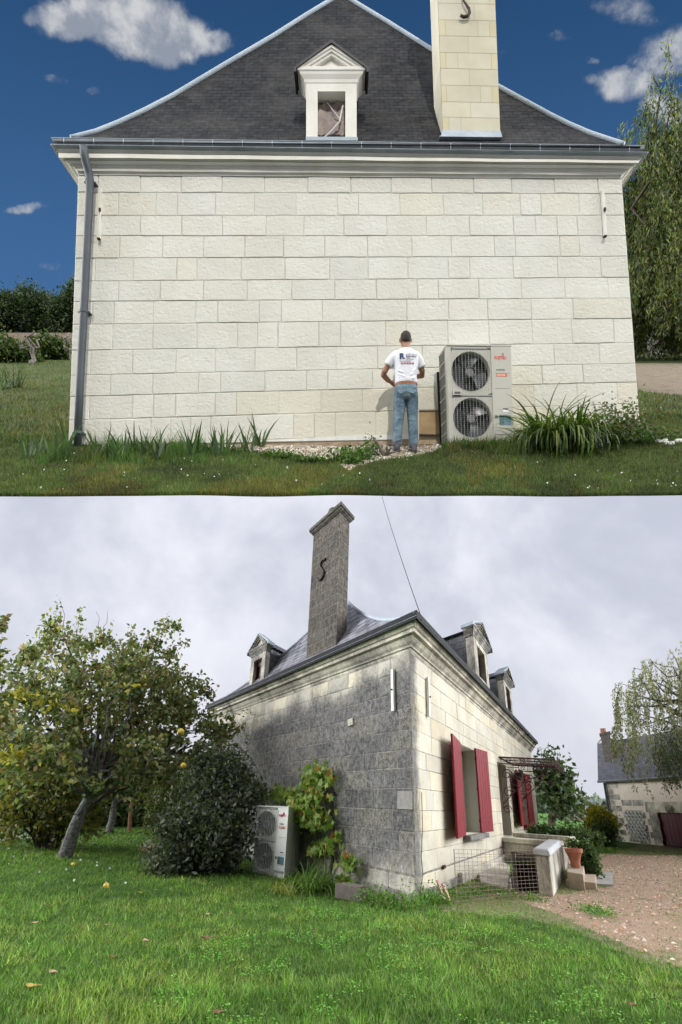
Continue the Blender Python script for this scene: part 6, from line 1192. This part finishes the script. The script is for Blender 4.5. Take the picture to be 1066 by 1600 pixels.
g = G(860, 1352)+[0, 0, 0]; tree('garden_shrub', 'B', G(880, 1345), [blobpx(850, 1302, 26, 6, G(880, 1345), 1.0), blobpx(895, 1303, 24, 7, G(880, 1345)), blobpx(925, 1310, 14, 8, G(880, 1345), 1.05)], 90, 4200, .09, .12, SG, 'low green shrub row behind the stone landing', 'shrub', tr=.03, branches=False)
g = G(935, 1318); tree('yellow_shrub', 'B', g, [blobpx(938, 1287, 22, 17, g), blobpx(930, 1298, 14, 13, g)], 70, 3400, .22, .22, [(.70, .55, .03), (.55, .46, .04), (.22, .28, .05), (.34, .36, .06)], 'round yellow-leaved shrub before the beige outbuilding', 'shrub', tr=.04, branches=False)
g = G(945, 1322); tree('garden_shrub', 'B', g, [blobpx(948, 1304, 14, 13, g), blobpx(925, 1309, 12, 9, g)], 40, 1800, .2, .18, SG, 'green lower shrub at the foot of the yellow one', 'shrub', tr=.03, branches=False)
g = G(862, 1290); tree('field_tree', 'B', g, [blobpx(866, 1228, 30, 34, g), blobpx(858, 1200, 24, 20, g), blobpx(874, 1250, 24, 20, g), blobpx(880, 1225, 18, 14, g)], 46, 2300, .8, .75, [(.05, .075, .03), (.07, .10, .04), (.035, .05, .025)], 'tree with dark foliage beyond the far end of the house', tr=.5)
# outbuilding
def outbuilding():
    a, b = G(961, 1313.5), G(1066, 1325.5); dx = nrm(b-a); L = np.linalg.norm(b-a)*2.2; n_ = nrm(np.cross(dx, ZD)); n_ = n_ if n_@(CAM-a) > 0 else -n_; e = empty('outbuilding', a, 'B', 'beige outbuilding with slate roof, trellis and dark red door at the right edge', 'building')
    H = up_at(a, 952, 1221); dv_ = nrm((a-CAM)*[1, 1, 0]+dx*.6); P = lambda s, z, o: a+dx*s+ZD*z+(n_*o if o > -.5 else dv_*-o)
    def S_(px, py, o=0): p = onplane(px, py, a+n_*o, n_); return (p-a)@dx, p[2]
    d0 = S_(1033, 1300)[0]; d1 = S_(1090, 1300)[0]; dz = S_(1035, 1269.5)[1]; m = MB(); depth = 6.
    for s0, s1, z0, z1 in ((0, d0, 0, H), (d0, d1, dz, H), (d1, L, 0, H)): m.face([P(s0, z0, 0), P(s1, z0, 0), P(s1, z1, 0), P(s0, z1, 0)])
    m.face([P(0, 0, 0), P(0, 0, -depth), P(0, H, -depth), P(0, H, 0)]); rp = up_at(P(0, 0, -depth/2), 946, 1161.5); m.face([P(0, H, 0), P(0, H, -depth), P(0, rp-.1, -depth/2)]); m.face([P(L, 0, -depth), P(0, 0, -depth), P(0, H, -depth), P(L, H, -depth)]); m.face([P(L, 0, 0), P(L, 0, -depth), P(L, H, -depth), P(L, H, 0)]); part('wall', m, RENDR, e)
    m = MB(); random.seed(3); z = 0; k = 0
    while z < H-.15:
        h = .34; w_ = (1.2 if k % 2 else .7); m.c = random.choice([(1, 1, 1), (.9, .9, .9), (1.1, 1.1, 1.1), (.8, .8, .82)]); m.face([P(0, z+.01, .012), P(w_*1.1, z+.01, .012), P(w_*1.1, z+h-.01, .012), P(0, z+h-.01, .012)], [(z*3, z), (z*3+1, z), (z*3+1, z+.3), (z*3, z+.3)])
        if z < H*.62:
            for s in np.arange(1.4, d0-.5, 1.1):
                if random.random() < .5: m.face([P(s, z+.01, .010), P(s+1.0, z+.01, .010), P(s+1.0, z+h-.01, .010), P(s, z+h-.01, .010)], [(z, s), (z+1, s), (z+1, s+.3), (z, s+.3)])
        z += h; k += 1
    m.c = (1.1, 1.08, 1.0); m.face([P(d0-.7, 0, .016), P(d0, 0, .016), P(d0, dz, .016), P(d0-.7, dz, .016)]); m.face([P(d0-.9, dz, .018), P(d1+.9, dz, .018), P(d1+.9, dz+.55, .018), P(d0-.9, dz+.55, .018)]); part('quoin', m, OLDP, e)
    m = MB(); q0 = P(-.25, H, .35); r0 = P(-.25, rp, -depth/2); rv = dx*(L+.5); m.grid([[q0, q0+rv], [r0, r0+rv], [P(-.25, H, -depth-.3), P(-.25, H, -depth-.3)+rv]], [[(0, 0), (L, 0)], [(0, 5), (L, 5)], [(0, 10), (L, 10)]]); rf_ = part('roof', m, slate('outbuilding_slate', (.10, .10, .12), (.16, .16, .185), (.20, .20, .22), .16, .26, .5), e)
    m = MB(); m.tube([q0-ZD*.02, q0+rv-ZD*.02], .08, 8); part('gutter', m, ZINCD, rf_); m = MB(); m.tube([P(.05, H-.1, .12), P(.05, 0, .12)], .07, 8); part('downpipe', m, PIPE, e)
    # chimney on the slope, with orange pot and finial on the ridge end
    cs, _ = S_(966, 1197, -.9); zc = up_at(P(cs, 0, -1.2), 969, 1149); m = MB(); w_ = S_(980, 1190, -1.2)[0]-S_(960, 1190, -1.2)[0]; c0 = P(cs, H+.3, -1.0); m.obox(c0, dx*w_*.8, dv_*.8, ZD*(zc-H-.3)); m.obox(P(cs-.1, zc, -.9), dx*(w_*.8+.2), dv_*1.0, ZD*.14); ch = part('chimney', m, OLDC, rf_); m = MB(); c = P(cs+w_*.3, zc+.14, -1.4); zt = up_at(c, 963, 1138)-c[2]; m.loft([(c, .2, .2), (c+ZD*zt*.8, .17, .17), (c+ZD*zt, .2, .2)], n=14, pw=2); part('chimney_pot', m, TERRA, ch)
    m = MB(); r1 = P(-.2, rp, -depth/2); m.tube([r1, Bpx(942, 1152, r1*[1, 1, 0])], .05, 6); m.tube([Bpx(939.5, 1151, r1*[1, 1, 0]), Bpx(943.5, 1151.5, r1*[1, 1, 0])], .07, 6); part('finial', m, CONC, rf_)
    # door
    m = MB(); nb = 9
    for i in range(nb): m.obox(P(d0+(d1-d0)*(i+.05)/nb, .05, -.16), dx*(d1-d0)/nb*.92, n_*.05, ZD*(dz-.08))
    m.obox(P(d0, dz*.48, -.11), dx*(d1-d0), n_*.03, ZD*.05); dd_ = part('door', m, GARD, e); m = MB(); m.face([P(d0, 0, -.17), P(d1, 0, -.17), P(d1, dz, -.17), P(d0, dz, -.17)]); part('door_recess', m, DARKIN, e)
    # lantern above the door
    l0, lz = S_(1049, 1263); m = MB(); c = P(l0, lz, .2); m.loft([(c-ZD*.22, .06, .06), (c-ZD*.12, .15, .15), (c+ZD*.10, .17, .17), (c+ZD*.2, .05, .05)], n=8, pw=2); part('wall_lamp', m, OLDT, e)
    # trellis
    t0, tz = S_(977, 1266); t1, tz1 = S_(1013, 1312); zb_ = S_(979, 1313)[1]; zb_ = max(.1, zb_); m = MB(); wT, hT = t1-t0, tz-zb_; sp_ = wT/5.
    k = -20
    while k < 30:
        for sg in (1, -1):
            x0 = k*sp_; pts = []
            for zz in (0, hT): pts.append((x0+sg*zz*.9, zz))
            (xa, za), (xb, zb2) = pts
            def clip(xa, za, xb, zb2):
                t0_, t1_ = 0., 1.; dx_ = xb-xa
                for lim, s_ in ((0, 1), (wT, -1)):
                    f0 = (xa-lim)*s_; f1 = (xb-lim)*s_
                    if f0 < 0 and f1 < 0: return None
                    if f0 < 0: t0_ = max(t0_, f0/(f0-f1))
                    if f1 < 0: t1_ = min(t1_, f0/(f0-f1))
                return (t0_, t1_) if t1_-t0_ > .02 else None
            c_ = clip(xa, za, xb, zb2)
            if c_: p0 = P(t0+xa+(xb-xa)*c_[0], zb_+hT*c_[0], .03+.02*(sg > 0)); p1 = P(t0+xa+(xb-xa)*c_[1], zb_+hT*c_[1], .03+.02*(sg > 0)); m.tube([p0, p1], .055, 4)
        k += 1
    part('trellis', m, WPAINT, e)
outbuilding()
# weeping birch / willow before the outbuilding
gw = G(1120, 1335); pts = []
for i in range(230):
    x = rng.uniform(958, 1240); t = (x-958)/108; yt = 1095-85*min(1, t)**.5-12*rng.random() if x < 1066 else 1000; y = yt+(1165-yt)*rng.random()**1.5; pts.append(Bpx(x, y, gw, rng.uniform(.92, 1.15)))
willow('B', gw, Bpx(1120, 1090, gw), pts, 3.1, 110, .16, [(.26, .29, .20), (.36, .38, .29), (.19, .21, .14), (.38, .32, .18)], 'grey-green weeping birch trailing over the outbuilding roof', BARK, .3, .005, 'weeping_birch', jit=.4)
pts = [Bpx(rng.uniform(1022, 1130), rng.uniform(1130, 1190), gw, rng.uniform(.9, 1.0)) for _ in range(110)]
V = np.concatenate([np.array(p)+np.stack([rng.normal(size=45)*.12, rng.normal(size=45)*.12, -np.sort(rng.random(45))*1.6], 1) for p in pts]); 
bt = [o for o in bpy.data.objects if o.name.startswith('weeping_birch')][0]
npmesh('crown', leaf_quads(V, .17, .05, droop=2.), 4, LEAF, pal([(.07, .095, .04), (.10, .13, .055), (.05, .07, .03), (.14, .13, .05)], len(V)), bt)
# far barn and tree line
g = G(862, 1276.5); g = nrm(g*[1, 1, 0])*120; e = empty('far_barn', g, 'B', 'low dark barn far away across the green field', 'barn'); tx = nrm(np.cross(nrm(g), ZD)); k = 120/F*1.1
m = MB(); m.obox(g, tx*46*k*.9, nrm(g)*8, ZD*(1.6+9*k*.2)); part('wall', m, simple('barn_wall', (.12, .10, .10), (.16, .14, .14), 1), e); m = MB(); m.prism([g+ZD*1.85-tx*.4, g+nrm(g)*4+ZD*3.2-tx*.4, g+nrm(g)*8+ZD*1.85-tx*.4], tx*(46*k*.9+.8)); part('roof', m, simple('barn_roof', (.16, .16, .18), (.2, .2, .22), 1), e)
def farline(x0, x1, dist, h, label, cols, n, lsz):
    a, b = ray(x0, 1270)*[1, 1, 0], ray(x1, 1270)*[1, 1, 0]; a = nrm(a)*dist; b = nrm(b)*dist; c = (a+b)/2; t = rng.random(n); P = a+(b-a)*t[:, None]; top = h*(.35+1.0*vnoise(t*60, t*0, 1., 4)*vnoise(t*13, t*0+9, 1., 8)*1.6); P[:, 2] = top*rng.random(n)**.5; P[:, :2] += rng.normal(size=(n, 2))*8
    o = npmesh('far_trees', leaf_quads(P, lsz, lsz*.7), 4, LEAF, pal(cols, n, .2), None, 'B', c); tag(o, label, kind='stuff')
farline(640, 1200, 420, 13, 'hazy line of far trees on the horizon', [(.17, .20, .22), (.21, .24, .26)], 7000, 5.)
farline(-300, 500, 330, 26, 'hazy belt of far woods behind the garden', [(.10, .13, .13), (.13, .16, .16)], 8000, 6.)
# overhead cable from the eaves corner
c0_ = cc_(.35)+ZD*(GT+.03); c0_ = LP(657, 960, .42); c2_ = A2W(A(597, 775.6, 5.42)); m = MB(); m.tube([c0_+(c2_-c0_)*t-ZD*.12*4*t*(1-t) for t in np.linspace(0, 1, 14)], .009, 5); solo('overhead_cable', m, BLACK, c0_, 'B', 'thin dark cable running up into the grey sky from the eaves corner', 'cable')
# white specks: daisies on the far left lawn
for (x, y) in []: pass
n = 420; P = np.array([G(rng.normal(28, 30), rng.normal(1307, 5)) if rng.random() < .93 else G(rng.uniform(0, 200), rng.uniform(1300, 1390)) for _ in range(n)]); P[:, 2] += rng.uniform(.06, .1, n); Q = leaf_quads(P, .05, .05); o = npmesh('daisies', Q, 4, WPAINT, None, None, 'B', (0, 0, 0)); tag(o, 'white daisies dotted over the left lawn', kind='stuff')
P = np.array([GA(rng.uniform(0, 1066), rng.uniform(705, 772)) for _ in range(90)]); P[:, 2] += .04; o = npmesh('daisies', leaf_quads(P, .022, .022), 4, WPAINT, None, None, 'A', (0, 0, 0)); tag(o, 'tiny white flowers dotted over the sunny lawn', kind='stuff')
# leaf litter under the far shrub
g_ = [G(x, y)[:2] for x, y in ((225, 1318), (262, 1316), (272, 1330), (240, 1336), (215, 1326))]
pebbles('leaf_litter', [[tuple(p) for p in g_]], 900, .02, .07, [(.35, .24, .14), (.28, .18, .10), (.42, .32, .2)], lambda x, y: zB(x, y)+.02, 'B', 'patch of dry brown leaves on the lawn left of the dark shrub')
# ---- unseen, faintly glowing grey screen added behind the camera to keep the sun off the lower garden
sp_ = SUN[2]/SUN[1] if SUN[1] else 0; eA = A2W(A(CX, 775, 5.4)); YB = -70.
zc = eA[2]+(eA[1]-YB)*(SUN[2]/-SUN[1])-1.2; print('edge', eA, 'sun', SUN, 'el', math.degrees(SUN_EL), 'bank top', zc)
m = MB(); rows_ = []
for j in range(9):
    t = j/8; rows_.append([(x, YB-6*math.sin(t*3.1)+2*math.sin(x*.06+j), -2+(zc+2)*t) for x in np.linspace(-420, 420, 60)])
m.grid(rows_); m.grid([rows_[-1], [(p[0], p[1]-25, p[2]-6) for p in rows_[-1]]])
q = newmat('blocker'); em = q.new('ShaderNodeEmission'); q.put(em.inputs[0], q.mix(q.ss(q.noise(q.obj.outputs['Object'], .02, 5), .35, .65), (.5, .53, .62), (.75, .77, .85))); em.inputs[1].default_value = .22; q.l.new(em.outputs[0], q.out.inputs[0])
solo('sun_blocker', m, q.m, (0, YB, 0), 'B', 'grey cloud added out of view to keep sun off the lower garden', None, kind='structure', smooth=True)
print('objects', len(bpy.data.objects), 'verts', sum(len(me.vertices) for me in bpy.data.meshes))
